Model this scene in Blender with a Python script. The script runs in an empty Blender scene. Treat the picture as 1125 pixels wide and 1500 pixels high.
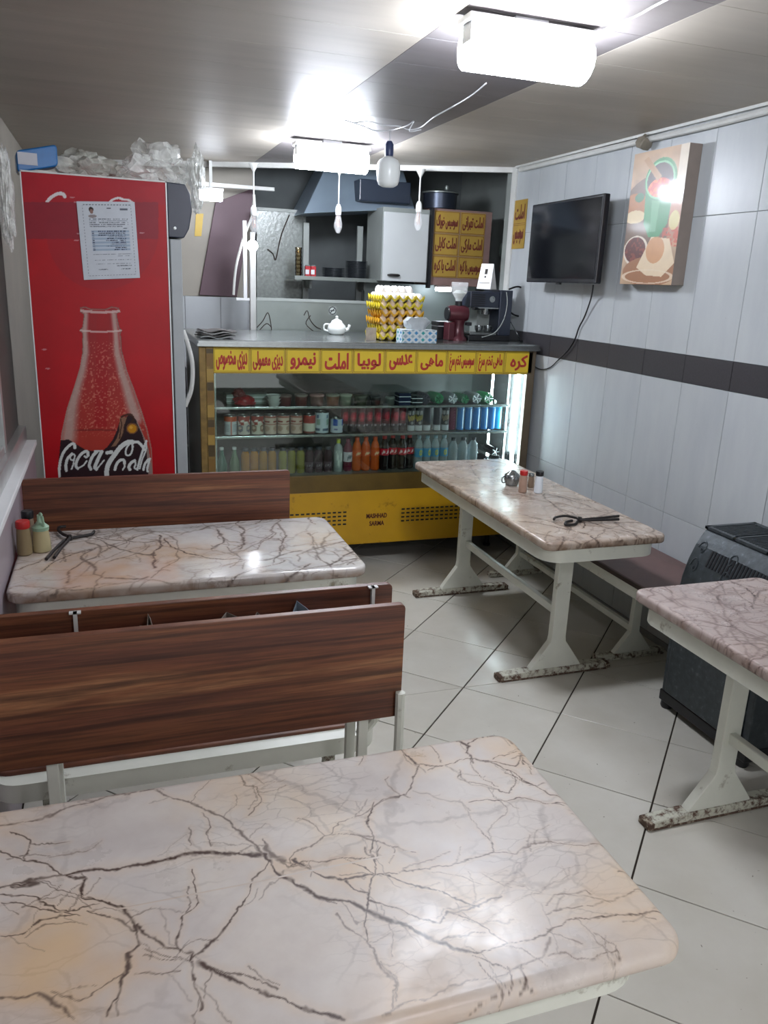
import bpy, bmesh, math, random
import numpy as np
from mathutils import Vector, Matrix
R_ = math.radians
random.seed(7)
sc = bpy.context.scene
COL = sc.collection

# ------------------------------------------------------------------ camera
CH = 1.60
FPX, PITCH, ROLL, YAW = 1160.0, R_(16.11), R_(2.4), R_(19.3)
_f = Vector((math.sin(YAW)*math.cos(PITCH), math.cos(YAW)*math.cos(PITCH), -math.sin(PITCH)))
_r = Vector((math.cos(YAW), -math.sin(YAW), 0))
_u = _r.cross(_f)
CR = _r*math.cos(ROLL) + _u*math.sin(ROLL)
CU = _u*math.cos(ROLL) - _r*math.sin(ROLL)
CF = _f
cam = bpy.data.cameras.new('camera'); cam_o = bpy.data.objects.new('camera', cam); COL.objects.link(cam_o)
cam.sensor_fit = 'VERTICAL'; cam.sensor_height = 36.0; cam.lens = FPX/1500*36.0
cam.clip_start = 0.02; cam.clip_end = 60
m = Matrix((CR, CU, -CF)).transposed().to_4x4(); m.translation = Vector((0, 0, CH))
cam_o.matrix_world = m
sc.camera = cam_o

def ray(px, py): return CR*((px-562.5)/FPX) - CU*((py-750)/FPX) + CF
def at(px, py, Y):                       # the point of the room seen at that pixel, Y metres into the room
    d = ray(px, py); return Vector((0, 0, CH)) + d*(Y/d.y)
def atx(px, py, X):
    d = ray(px, py); return Vector((0, 0, CH)) + d*(X/d.x)
def atz(px, py, z):
    d = ray(px, py); return Vector((0, 0, CH)) + d*((z-CH)/d.z)

# ------------------------------------------------------------------ world, exposure
w = bpy.data.worlds.new('world'); sc.world = w; w.use_nodes = True
w.node_tree.nodes['Background'].inputs[0].default_value = (0.62, 0.68, 0.75, 1)
w.node_tree.nodes['Background'].inputs[1].default_value = 0.30
sc.view_settings.view_transform = 'Standard'; sc.view_settings.look = 'None'
sc.view_settings.gamma = 1; sc.view_settings.use_curve_mapping = False
sc.view_settings.exposure = 0.0

def area(name, loc, rot, sx, sy, power, color=(1, 1, 1)):
    l = bpy.data.lights.new(name, 'AREA'); l.shape = 'RECTANGLE'; l.size = sx; l.size_y = sy
    l.energy = power; l.color = color
    o = bpy.data.objects.new(name, l); COL.objects.link(o); o.location = loc; o.rotation_euler = rot
    return o
# unseen fill light behind the camera, facing into the room
area('rear_fill_light', (1.0, -1.15, 1.25), (R_(82), 0, 0), 2.2, 1.9, 22, (0.95, 0.97, 1.0))

# ------------------------------------------------------------------ materials
def lin(c):
    if isinstance(c, str):
        c = c.lstrip('#'); c = [int(c[i:i+2], 16)/255 for i in (0, 2, 4)]
    return tuple(x/12.92 if x <= 0.04045 else ((x+0.055)/1.055)**2.4 for x in c)
class N:
    def __init__(s, name):
        s.m = bpy.data.materials.new(name); s.m.use_nodes = True; s.t = s.m.node_tree
        s.b = s.t.nodes['Principled BSDF']
    def n(s, typ, **kw):
        x = s.t.nodes.new(typ)
        for k, v in kw.items():
            if hasattr(x, k): setattr(x, k, v)
        return x
    def l(s, a, b): s.t.links.new(a, b)
    def coords(s, scale=(1, 1, 1), rot=(0, 0, 0), loc=(0, 0, 0), use='Object', rnd=False):
        tc = s.n('ShaderNodeTexCoord'); mp = s.n('ShaderNodeMapping')
        mp.inputs['Scale'].default_value = scale; mp.inputs['Rotation'].default_value = rot; mp.inputs['Location'].default_value = loc
        out = tc.outputs[use]
        if rnd:
            oi = s.n('ShaderNodeObjectInfo'); cx = s.n('ShaderNodeCombineXYZ')
            mm = s.n('ShaderNodeMath', operation='MULTIPLY'); mm.inputs[1].default_value = 37.0
            s.l(oi.outputs['Random'], mm.inputs[0]); s.l(mm.outputs[0], cx.inputs[0]); s.l(mm.outputs[0], cx.inputs[1])
            ad = s.n('ShaderNodeVectorMath', operation='ADD'); s.l(out, ad.inputs[0]); s.l(cx.outputs[0], ad.inputs[1]); out = ad.outputs[0]
        s.l(out, mp.inputs[0]); return mp.outputs[0]
    def noise(s, vec, scale, detail=4, rough=0.55, dist=0):
        x = s.n('ShaderNodeTexNoise'); x.inputs['Scale'].default_value = scale; x.inputs['Detail'].default_value = detail
        x.inputs['Roughness'].default_value = rough; x.inputs['Distortion'].default_value = dist
        s.l(vec, x.inputs['Vector']); return x
    def ramp(s, fac, stops, interp='LINEAR'):
        x = s.n('ShaderNodeValToRGB'); e = x.color_ramp.elements; x.color_ramp.interpolation = interp
        while len(e) < len(stops): e.new(0.5)
        for i, (p, c) in enumerate(stops):
            e[i].position = p
            c = (c, c, c) if isinstance(c, (int, float)) else lin(c)
            e[i].color = (*c, 1)
        s.l(fac, x.inputs[0]); return x.outputs[0]
    def mix(s, fac, a, b, mode='MIX'):
        x = s.n('ShaderNodeMix', data_type='RGBA', blend_type=mode)
        for v, i in ((fac, 0), (a, 6), (b, 7)):
            if isinstance(v, (int, float)): x.inputs[i].default_value = v
            elif isinstance(v, (str, tuple)): x.inputs[i].default_value = (*lin(v), 1)
            else: s.l(v, x.inputs[i])
        return x.outputs[2]
    def bump(s, h, strength=0.2, dist=0.002):
        x = s.n('ShaderNodeBump'); x.inputs['Strength'].default_value = strength; x.inputs['Distance'].default_value = dist
        s.l(h, x.inputs['Height']); s.l(x.outputs[0], s.b.inputs['Normal'])

def plain(name, c, rough=0.5, metal=0.0, var=0.12, scale=14, bump=0.0, spec=0.5, dirt=None, dirt_amt=0.5, dscale=9):
    q = N(name); v = q.coords(); nz = q.noise(v, scale, 3)
    c = lin(c) if isinstance(c, str) else c
    f = q.ramp(nz.outputs[0], [(0.3, 1-var), (0.7, 1.0)])
    mx = q.n('ShaderNodeMix', data_type='RGBA', blend_type='MULTIPLY'); mx.inputs[0].default_value = 1
    mx.inputs[6].default_value = (*c, 1); q.l(f, mx.inputs[7]); col = mx.outputs[2]
    if dirt:
        dn = q.noise(v, dscale, 6, 0.7); df = q.ramp(dn.outputs[0], [(0.62-dirt_amt*0.2, 0.0), (0.72-dirt_amt*0.15, 1.0)])
        col = q.mix(df, col, dirt)
    q.l(col, q.b.inputs['Base Color'])
    q.b.inputs['Roughness'].default_value = rough; q.b.inputs['Metallic'].default_value = metal
    q.b.inputs['Specular IOR Level'].default_value = spec
    if bump: q.bump(nz.outputs[0], bump)
    return q.m
def glass(name, c='#ffffff', rough=0.02, alpha=0.12, spec=0.5, clear=False):
    q = N(name); v = q.coords(); nz = q.noise(v, 5, 2)
    tr = q.n('ShaderNodeBsdfTransparent'); tr.inputs[0].default_value = (*lin(c), 1)
    ms = q.n('ShaderNodeMixShader'); ms.inputs[0].default_value = alpha
    if clear:                                     # clear pane: see-through with a mirror reflection that grows at glancing angles
        gl = q.n('ShaderNodeBsdfGlossy'); gl.inputs['Roughness'].default_value = rough
        fr = q.n('ShaderNodeFresnel'); fr.inputs['IOR'].default_value = 1.5
        mu = q.n('ShaderNodeMath', operation='MULTIPLY'); q.l(fr.outputs[0], mu.inputs[0]); mu.inputs[1].default_value = 1.3
        q.l(mu.outputs[0], ms.inputs[0]); q.l(tr.outputs[0], ms.inputs[1]); q.l(gl.outputs[0], ms.inputs[2])
        q.l(ms.outputs[0], q.t.nodes['Material Output'].inputs[0]); return q.m
    f = q.ramp(nz.outputs[0], [(0.3, max(alpha-0.03, 0)), (0.7, alpha+0.03)]); q.l(f, ms.inputs[0])
    q.b.inputs['Base Color'].default_value = (*lin(c), 1); q.b.inputs['Roughness'].default_value = rough
    q.b.inputs['Specular IOR Level'].default_value = spec
    q.l(tr.outputs[0], ms.inputs[1]); q.l(q.b.outputs[0], ms.inputs[2])
    q.l(ms.outputs[0], q.t.nodes['Material Output'].inputs[0]); return q.m
def emit(name, c, strength):
    q = N(name); q.b.inputs['Base Color'].default_value = (*lin(c), 1)
    q.b.inputs['Emission Color'].default_value = (*lin(c), 1); q.b.inputs['Emission Strength'].default_value = strength
    return q.m
def painted(name, rough=0.4, coat=0.0):
    q = N(name); a = q.n('ShaderNodeAttribute'); a.attribute_name = 'Col'
    nz = q.noise(q.coords(), 25, 3); f = q.ramp(nz.outputs[0], [(0.3, 0.93), (0.7, 1.0)])
    q.l(q.mix(1.0, a.outputs['Color'], f, 'MULTIPLY'), q.b.inputs['Base Color'])
    q.b.inputs['Roughness'].default_value = rough; q.b.inputs['Coat Weight'].default_value = coat; q.b.inputs['Coat Roughness'].default_value = 0.08
    return q.m

def marble(name, base1, base2, warm, vein, vein2, scale=1.0, seed=0.0, rough=0.16, dens=1.0, warm2='#dcae7c', grime='#8a6c54'):
    q = N(name); v = q.coords(scale=(scale, scale, scale), loc=(seed, seed*0.7, seed*0.3))
    n1 = q.noise(v, 2.2, 5, 0.6); n2 = q.noise(v, 5.5, 6, 0.65); n3 = q.noise(v, 16, 5, 0.6)
    base = q.mix(q.ramp(n1.outputs[0], [(0.35, 0.0), (0.65, 1.0)]), base1, base2)
    nw = q.noise(q.coords(scale=(scale,)*3, loc=(seed+5, 3, 1)), 3.0, 4, 0.6)
    base = q.mix(q.ramp(nw.outputs[0], [(0.52, 0.0), (0.74, 0.85)]), base, warm)
    base = q.mix(q.ramp(n3.outputs[0], [(0.35, 0.0), (0.75, 0.28)]), base, vein2)
    def warp(src, amt, detail_scale, off):
        nn = q.noise(q.coords(scale=(scale,)*3, loc=(seed+off, off, off)), detail_scale, 5, 0.62)
        sb = q.n('ShaderNodeVectorMath', operation='SUBTRACT'); q.l(nn.outputs['Color'], sb.inputs[0]); sb.inputs[1].default_value = (.5, .5, .5)
        ml = q.n('ShaderNodeVectorMath', operation='SCALE'); q.l(sb.outputs[0], ml.inputs[0]); ml.inputs['Scale'].default_value = amt
        ad = q.n('ShaderNodeVectorMath', operation='ADD'); q.l(src, ad.inputs[0]); q.l(ml.outputs[0], ad.inputs[1]); return ad.outputs[0]
    def crack(sc_, width, amt, ds, off, stretch=(1, 1, 1), rot=(0, 0, 0)):
        mp = q.n('ShaderNodeMapping'); mp.inputs['Scale'].default_value = stretch; mp.inputs['Rotation'].default_value = rot
        q.l(warp(warp(v, amt, ds*0.5, off), amt*0.16, ds*4, off+3), mp.inputs[0])
        vo = q.n('ShaderNodeTexVoronoi', feature='DISTANCE_TO_EDGE'); vo.inputs['Scale'].default_value = sc_
        q.l(mp.outputs[0], vo.inputs['Vector'])
        return q.ramp(vo.outputs['Distance'], [(0.0, 1.0), (width*0.45, 0.75), (width, 0.0)])
    m1 = q.ramp(q.noise(q.coords(scale=(scale,)*3, loc=(seed+9, 1, 4)), 2.6, 3).outputs[0], [(0.40, 0.12), (0.60, 1.0)])
    m2 = q.ramp(q.noise(q.coords(scale=(scale,)*3, loc=(seed+2, 7, 4)), 3.4, 3).outputs[0], [(0.46, 0.0), (0.62, 1.0)])
    big = crack(3.1, 0.022, 0.26, 4.0, 11, (1, 1.25, 1), (0, 0, 0.5))
    med = crack(7.0, 0.028, 0.14, 5.5, 17, (1, 1.8, 1), (0, 0, 0.9))
    fin = crack(16, 0.04, 0.08, 9.0, 23, (1, 2.6, 1), (0, 0, 0.7))
    def mul(a, b, k=1.0):
        x = q.n('ShaderNodeMath', operation='MULTIPLY'); q.l(a, x.inputs[0])
        if isinstance(b, (int, float)): x.inputs[1].default_value = b
        else: q.l(b, x.inputs[1])
        if k != 1.0: return mul(x.outputs[0], k)
        return x.outputs[0]
    halo = crack(3.1, 0.12, 0.26, 4.0, 11, (1, 1.25, 1), (0, 0, 0.5))
    col = q.mix(mul(halo, m1, 0.32*dens), base, vein2)
    col = q.mix(mul(big, m1, 0.88*dens), col, vein)
    col = q.mix(mul(med, m2, 0.75*dens), col, vein)
    col = q.mix(mul(fin, mul(m2, m1), 0.8*dens), col, vein)
    at_ = q.n('ShaderNodeAttribute'); at_.attribute_name = 'Vein'
    sp = q.n('ShaderNodeSeparateColor'); q.l(at_.outputs['Color'], sp.inputs[0])
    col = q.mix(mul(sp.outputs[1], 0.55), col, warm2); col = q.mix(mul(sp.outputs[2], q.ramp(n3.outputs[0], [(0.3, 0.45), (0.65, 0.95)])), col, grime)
    col = q.mix(sp.outputs[0], col, vein)
    q.l(col, q.b.inputs['Base Color'])
    q.b.inputs['Roughness'].default_value = rough; q.b.inputs['Specular IOR Level'].default_value = 0.45
    q.l(q.ramp(n2.outputs[0], [(0.3, rough*0.8), (0.7, rough*1.8)]), q.b.inputs['Roughness'])
    return q.m

def walnut(name, seed=0, dark=1.0):
    q = N(name)
    v = q.coords(scale=(0.55, 1, 7.5), loc=(seed, 0, seed*1.7))
    n1 = q.noise(v, 1.6, 5, 0.6, 0.8); n2 = q.noise(q.coords(scale=(1.4, 1, 45), loc=(seed, 0, 0)), 3.0, 5, 0.65, 0.3)
    c = q.ramp(n1.outputs[0], [(0.28, '#48281d'), (0.42, '#6b3d2a'), (0.55, '#7c4c31'), (0.66, '#9a6a47'), (0.78, '#5c3425')])
    c = q.mix(q.ramp(n2.outputs[0], [(0.35, 0.65), (0.6, 0.0)]), c, '#2f1a14')
    wv = q.n('ShaderNodeTexWave', wave_type='BANDS', bands_direction='Z'); wv.inputs['Scale'].default_value = 0.9
    wv.inputs['Distortion'].default_value = 6; wv.inputs['Detail'].default_value = 3; q.l(v, wv.inputs['Vector'])
    c = q.mix(q.ramp(wv.outputs['Fac'], [(0.0, 0.55), (0.14, 0.0)]), c, '#2c1812')
    q.l(c, q.b.inputs['Base Color']); q.b.inputs['Roughness'].default_value = 0.42
    return q.m

M = {}
M['cream'] = plain('cream_paint', '#dcded2', 0.38, var=0.07, dirt='#8c8572', dirt_amt=0.05)
M['cream_worn'] = plain('worn_cream_paint', '#c9c9b9', 0.5, var=0.15, scale=30, dirt='#54392a', dirt_amt=0.75, dscale=38, bump=0.3)
M['rust'] = plain('rusty_edge', '#5a4436', 0.8, var=0.4, scale=60, dirt='#a79e8b', dirt_amt=0.5, dscale=60, bump=0.3)
M['walnut'] = walnut('walnut_laminate', 1.3)
M['walnut2'] = walnut('walnut_laminate_far', 4.1)
M['seatbrown'] = plain('brown_vinyl', '#6d5450', 0.5, var=0.15)
M['edgeband'] = plain('dark_edge_band', '#33201a', 0.5)
M['marbleF'] = marble('marble_cream', '#d6cec5', '#c6bfbc', '#d8c6ae', '#4c3831', '#a8968f', 1.0, 0.0, 0.27, 0.30, '#d8ae74', '#b79a84')
M['marbleL'] = marble('marble_pale', '#ccc9c4', '#bdbbb9', '#c4a98c', '#4d423e', '#948a86', 1.15, 3.3, 0.10, 0.45, '#b98f62')
M['marbleR'] = marble('marble_pink', '#c0b5a9', '#aea297', '#bfaf9a', '#3f2c24', '#8c7567', 1.0, 8.1, 0.2, 0.45, '#b5895e', '#7a624f')
M['marbleR2'] = marble('marble_rose', '#baaca6', '#ab9d98', '#b7a499', '#43302c', '#8b716c', 1.25, 12.6, 0.24, 0.5, '#a97e66', '#7a6254')
def tile_mat(name, c1, c2, rough, speck='#4a4034', streak=False, spk=0.9):
    q = N(name); v = q.coords(use='Object', rnd=True)
    if streak: v2 = q.coords(scale=(1, 3.5, 0.9), use='Object', rnd=True)
    else: v2 = v
    n1 = q.noise(v2, 3.0, 5, 0.6); n2 = q.noise(v, 55, 2, 0.5)
    oi = q.n('ShaderNodeObjectInfo')
    c = q.mix(q.ramp(n1.outputs[0], [(0.35, 0.0), (0.7, 1.0)]), c1, c2)
    c = q.mix(1.0, c, q.ramp(oi.outputs['Random'], [(0, 0.93), (1, 1.0)]), 'MULTIPLY')
    c = q.mix(q.ramp(n2.outputs[0], [(0.74, 0.0), (0.80, spk)]), c, speck)
    q.l(c, q.b.inputs['Base Color']); q.b.inputs['Roughness'].default_value = rough
    return q.m
M['floor_tile'] = tile_mat('floor_tile_glaze', '#cfccc2', '#c3bfb3', 0.2)
M['grout'] = plain('dark_grout', '#33291f', 0.9, var=0.3)
M['wall_tile'] = tile_mat('wall_tile_glaze', '#bbc0c2', '#b2b7bb', 0.34, '#8a8a88', True, 0.3)
M['wall_grout'] = plain('grey_grout', '#8d8f90', 0.9)
M['stripe'] = plain('charcoal_border_tile', '#3c3a3e', 0.45, var=0.25, scale=120, bump=0.2)
def ceil_mat(name, c1, c2, rough=0.28):
    q = N(name); v = q.coords(scale=(0.12, 1, 1)); n1 = q.noise(v, 9, 4, 0.6); n2 = q.noise(q.coords(), 1.3, 3)
    c = q.mix(q.ramp(n1.outputs[0], [(0.3, 0.0), (0.7, 1.0)]), c1, c2)
    c = q.mix(q.ramp(n2.outputs[0], [(0.35, 0.0), (0.75, 0.35)]), c, '#8b8378')
    q.l(c, q.b.inputs['Base Color']); q.b.inputs['Roughness'].default_value = rough
    q.b.inputs['Specular IOR Level'].default_value = 0.16
    q.bump(n1.outputs[0], 0.12, 0.002); return q.m
M['ceil'] = ceil_mat('ceiling_pvc', '#a8a197', '#b2aba0', 0.46)
M['ceil_dark'] = ceil_mat('ceiling_pvc_dark', '#6b6668', '#747072', 0.48)
M['lwall'] = plain('pinkish_wall_paint', '#9c9299', 0.35, var=0.1, scale=3)
M['alu'] = plain('aluminium_frame', '#c4c7c6', 0.3, 0.7, 0.12)
M['steel'] = plain('brushed_steel', '#9ea3a3', 0.25, 0.9, 0.15, 30)
M['dull_steel'] = plain('dull_sheet_steel', '#7f8682', 0.35, 0.55, 0.2, 4)
M['greypaint'] = plain('grey_paint', '#8e9490', 0.5, var=0.2, scale=3)
M['glass'] = glass('clear_glass', '#f2faf6', 0.02, 0.10, clear=True)
M['winglass'] = glass('dark_window_glass', '#2c3331', 0.05, 0.8)
M['black'] = plain('black_plastic', '#16171b', 0.35, var=0.2)
M['tvframe'] = plain('tv_frame', '#1a1c22', 0.25)
M['screen'] = plain('tv_screen', '#0d0f15', 0.12, var=0.1)
M['yellow'] = plain('yellow_enamel', '#c99a16', 0.38, var=0.14, scale=5, dirt='#8a6410', dirt_amt=0.1)
M['gold'] = plain('gold_trim', '#8f7440', 0.4, 0.35, 0.4, 22)
M['golddark'] = plain('dark_gold_film', '#6b5524', 0.35, 0.2, 0.3, 9)
M['menuy'] = plain('menu_yellow', '#dfc02e', 0.55, var=0.05)
M['menuyd'] = plain('menu_yellow_aged', '#ac8c3a', 0.55, var=0.15, scale=8)
M['menured'] = plain('menu_red_ink', '#b2302a', 0.6, var=0.05)
M['menubrown'] = plain('menu_brown_ink', '#6e2f22', 0.6)
M['ink'] = plain('dark_ink', '#2a2018', 0.6)
M['white'] = plain('white_plastic', '#e6e8e8', 0.35, var=0.05)
M['offwhite'] = plain('aged_white_plastic', '#cfd0cc', 0.45, var=0.1)
M['paper'] = plain('paper', '#c9ccd2', 0.7, var=0.05)
M['red'] = plain('red_plastic', '#b5201f', 0.35)
M['fridgegrey'] = plain('fridge_grey', '#a3a8aa', 0.4, var=0.08)
M['navy'] = plain('navy_plastic', '#2a3140', 0.35)
M['iron'] = plain('dark_iron', '#33302f', 0.45, 0.5, 0.3, 40)
M['heater'] = plain('heater_enamel', '#42494d', 0.38, 0.3, 0.35, 40, 0.5, dirt='#596066', dirt_amt=0.15, dscale=40)
M['maroon'] = plain('maroon_board', '#5f4850', 0.55, var=0.15, scale=4)
M['cwall'] = plain('cream_wall', '#a39d92', 0.6, var=0.15, scale=3)
M['smoke'] = plain('smoked_wall', '#666c6c', 0.7, var=0.35, scale=2.5)
M['hood'] = plain('hood_sheet', '#7d8c99', 0.4, 0.3, 0.25, 3)
M['embossed'] = plain('embossed_pane', '#7a807c', 0.3, 0.1, 0.35, 45, 0.9)
M['wire'] = plain('white_wire', '#d6d8dc', 0.5)
M['bulbglass'] = glass('bulb_glass', '#ffffff', 0.02, 0.22, 0.9)
M['teaglass'] = glass('tea_glass', '#f0e8d8', 0.05, clear=True)
M['bulbwhite'] = plain('frosted_bulb', '#e4e8e6', 0.3, var=0.03)
M['filament'] = plain('copper_filament', '#b97a5e', 0.3, 0.8)
M['bluetrim'] = plain('blue_socket', '#2f3a5c', 0.4)
M['lamp'] = emit('lamp_diffuser_glow', '#eef4ff', 120)
M['lampb'] = emit('rear_lamp_glow', '#f6f4ff', 60)
M['lampk'] = emit('kitchen_lamp_glow', '#eef4ff', 34)
M['bulblit'] = emit('lit_bulb_glow', '#f2f6ff', 26)
M['casetube'] = emit('display_tube_glow', '#e8f2ff', 45)
M['eggw'] = plain('white_eggshell', '#ece9e6', 0.5, var=0.04)
M['eggb'] = plain('tan_eggshell', '#dcc2a6', 0.5, var=0.06)
M['traym'] = plain('yellow_egg_tray', '#d9c22a', 0.5, var=0.1)
M['traym2'] = plain('amber_egg_tray', '#d8a01c', 0.5, var=0.1)
M['porcelain'] = plain('porcelain', '#dfe3e0', 0.2, var=0.04)
M['grinder'] = plain('maroon_enamel', '#55262e', 0.3, 0.2, 0.15)
M['beans'] = plain('white_hopper_fill', '#d8e2de', 0.6)
def film(name, c, alpha):
    q = N(name); v = q.coords(); nz = q.noise(v, 14, 4, 0.6, 1.0)
    tr = q.n('ShaderNodeBsdfTransparent'); ms = q.n('ShaderNodeMixShader')
    q.l(q.ramp(nz.outputs[0], [(0.35, alpha-0.25), (0.65, min(alpha+0.25, 1))]), ms.inputs[0])
    q.b.inputs['Base Color'].default_value = (*lin(c), 1); q.b.inputs['Roughness'].default_value = 0.22
    q.bump(nz.outputs[0], 0.6, 0.01)
    q.l(tr.outputs[0], ms.inputs[1]); q.l(q.b.outputs[0], ms.inputs[2]); q.l(ms.outputs[0], q.t.nodes['Material Output'].inputs[0]); return q.m
M['film'] = film('clear_plastic_film', '#eef0ec', 0.50)
M['film2'] = film('milky_plastic_film', '#d6d8ce', 0.72)

# ------------------------------------------------------------------ mesh helpers
def bm_new(): return bmesh.new()
def link_bm(name, bm, mat, parent=None, smooth=False, bevel=0):
    me = bpy.data.meshes.new(name); bmesh.ops.recalc_face_normals(bm, faces=bm.faces[:]); bm.to_mesh(me); bm.free()
    if mat: me.materials.append(mat)
    if smooth: me.shade_smooth()
    o = bpy.data.objects.new(name, me); COL.objects.link(o)
    if parent is not None: o.parent = parent
    if bevel:
        md = o.modifiers.new('bevel', 'BEVEL'); md.width = bevel; md.segments = 2; md.limit_method = 'ANGLE'
    elif smooth:
        try: me.set_sharp_from_angle(angle=R_(42))
        except Exception: pass
    return o
def bx(bm, x0, x1, y0, y1, z0, z1, mx=None):
    vs = [bm.verts.new((x, y, z)) for z in (z0, z1) for x, y in ((x0, y0), (x1, y0), (x1, y1), (x0, y1))]
    for f in ((0, 3, 2, 1), (4, 5, 6, 7), (0, 1, 5, 4), (1, 2, 6, 5), (2, 3, 7, 6), (3, 0, 4, 7)):
        bm.faces.new([vs[i] for i in f])
    if mx is not None: bmesh.ops.transform(bm, matrix=mx, verts=vs)
    return vs
def box(name, b, mat, parent=None, bevel=0.0):
    bm = bm_new(); bx(bm, *b); return link_bm(name, bm, mat, parent, bevel=bevel)
def loft(bm, rings, cap=True, close=True):
    vr = [[bm.verts.new(p) for p in r] for r in rings]
    n = len(vr[0])
    for a, b in zip(vr, vr[1:]):
        for i in range(n if close else n-1):
            j = (i+1) % n; bm.faces.new((a[i], a[j], b[j], b[i]))
    if cap:
        bm.faces.new(vr[0][::-1]); bm.faces.new(vr[-1])
    return vr
def lathe(bm, prof, seg=16, c=(0, 0, 0), mx=None):
    vs = []
    rings = [[(c[0]+r*math.cos(2*math.pi*i/seg), c[1]+r*math.sin(2*math.pi*i/seg), c[2]+z) for i in range(seg)] for r, z in prof]
    vr = loft(bm, rings, cap=True)
    if mx is not None: bmesh.ops.transform(bm, matrix=mx, verts=[v for r in vr for v in r])
def tube(bm, pts, r, seg=8, cap=True):
    pts = [Vector(p) for p in pts]; rings = []
    up = Vector((0, 0, 1))
    for i, p in enumerate(pts):
        t = (pts[min(i+1, len(pts)-1)]-pts[max(i-1, 0)]).normalized()
        a = up if abs(t.dot(up)) < 0.9 else Vector((0, 1, 0))
        u = t.cross(a).normalized(); v = t.cross(u).normalized()
        rr = r[i] if isinstance(r, (list, tuple)) else r
        rings.append([tuple(p+u*rr*math.cos(2*math.pi*k/seg)+v*rr*math.sin(2*math.pi*k/seg)) for k in range(seg)])
    loft(bm, rings, cap)
def smoothpath(pts, n=8):
    P = [Vector(p) for p in pts]; out = []
    for i in range(len(P)-1):
        a = P[max(i-1, 0)]; b = P[i]; c = P[i+1]; d = P[min(i+2, len(P)-1)]
        for k in range(n):
            t = k/n
            out.append(0.5*((2*b)+(c-a)*t+(2*a-5*b+4*c-d)*t*t+(3*b-a-3*c+d)*t**3))
    out.append(P[-1]); return out
def prism(bm, poly, axis, a, b):
    def P(u, v, t): return {'x': (t, u, v), 'y': (u, t, v), 'z': (u, v, t)}[axis]
    loft(bm, [[P(u, v, a) for u, v in poly], [P(u, v, b) for u, v in poly]])
def rrect(x0, x1, y0, y1, r, n=6):
    out = []
    for cx, cy, a0 in ((x1-r, y1-r, 0), (x0+r, y1-r, 90), (x0+r, y0+r, 180), (x1-r, y0+r, 270)):
        for k in range(n+1):
            a = R_(a0+90*k/n); out.append((cx+r*math.cos(a), cy+r*math.sin(a)))
    return out
def part(name, bm, mat, parent, smooth=False, bevel=0, label=None):
    o = link_bm(name, bm, mat, parent, smooth, bevel)
    if label: o['label'] = label
    return o
def tag(o, label, cat, group=None):
    o['label'] = label; o['category'] = cat
    if group: o['group'] = group
    return o
def thing(name, label, cat, loc=(0, 0, 0), rz=0, group=None):
    o = bpy.data.objects.new(name, None); COL.objects.link(o); o.location = loc; o.rotation_euler = (0, 0, rz)
    o.empty_display_size = 0.05
    return tag(o, label, cat, group)
def struct(o): o['kind'] = 'structure'; return o
def copy_tree(o, parent=None):
    c = o.copy(); COL.objects.link(c)
    if parent is not None: c.parent = parent
    for ch in list(KIDS(o)): copy_tree(ch, c)
    return c
def KIDS(o): return [x for x in COL.objects if x.parent == o]
def dup(root, loc, rz=None, label=None, group=None):
    c = copy_tree(root); c.location = loc
    if rz is not None: c.rotation_euler = (0, 0, rz)
    if label: c['label'] = label
    if group: c['group'] = group
    return c
ORD = ['', 'first', 'second', 'third', 'fourth', 'fifth', 'sixth', 'seventh', 'eighth', 'ninth', 'tenth', 'eleventh', 'twelfth']

# ------------------------------------------------------------------ lettering
AR = {'ا': ('FE8D', 'FE8E'), 'ب': ('FE8F', 'FE90', 'FE91', 'FE92'), 'ت': ('FE95', 'FE96', 'FE97', 'FE98'), 'خ': ('FEA5', 'FEA6', 'FEA7', 'FEA8'),
      'د': ('FEA9', 'FEAA'), 'ر': ('FEAD', 'FEAE'), 'ز': ('FEAF', 'FEB0'), 'س': ('FEB1', 'FEB2', 'FEB3', 'FEB4'), 'ص': ('FEB9', 'FEBA', 'FEBB', 'FEBC'),
      'ع': ('FEC9', 'FECA', 'FECB', 'FECC'), 'غ': ('FECD', 'FECE', 'FECF', 'FED0'), 'ل': ('FEDD', 'FEDE', 'FEDF', 'FEE0'), 'م': ('FEE1', 'FEE2', 'FEE3', 'FEE4'),
      'ن': ('FEE5', 'FEE6', 'FEE7', 'FEE8'), 'ه': ('0647', 'FEEA', 'FEEB', 'FEEC'), 'و': ('FEED', 'FEEE'), 'ی': ('FBFC', 'FBFD', 'FBFE', 'FBFF'),
      'ک': ('FB8E', 'FB8F', 'FB90', 'FB91'), 'گ': ('FB92', 'FB93', 'FB94', 'FB95'), 'پ': ('FB56', 'FB57', 'FB58', 'FB59')}
def shape_fa(s):
    out = []
    for i, ch in enumerate(s):
        if ch not in AR: out.append(ch); continue
        f = AR[ch]; prev = i > 0 and s[i-1] in AR and len(AR[s[i-1]]) == 4
        nxt = i+1 < len(s) and s[i+1] in AR and len(f) == 4
        k = 3 if prev and nxt else 1 if prev else 2 if nxt else 0
        out.append(chr(int(f[k], 16)))
    return ''.join(out[::-1])
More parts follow.
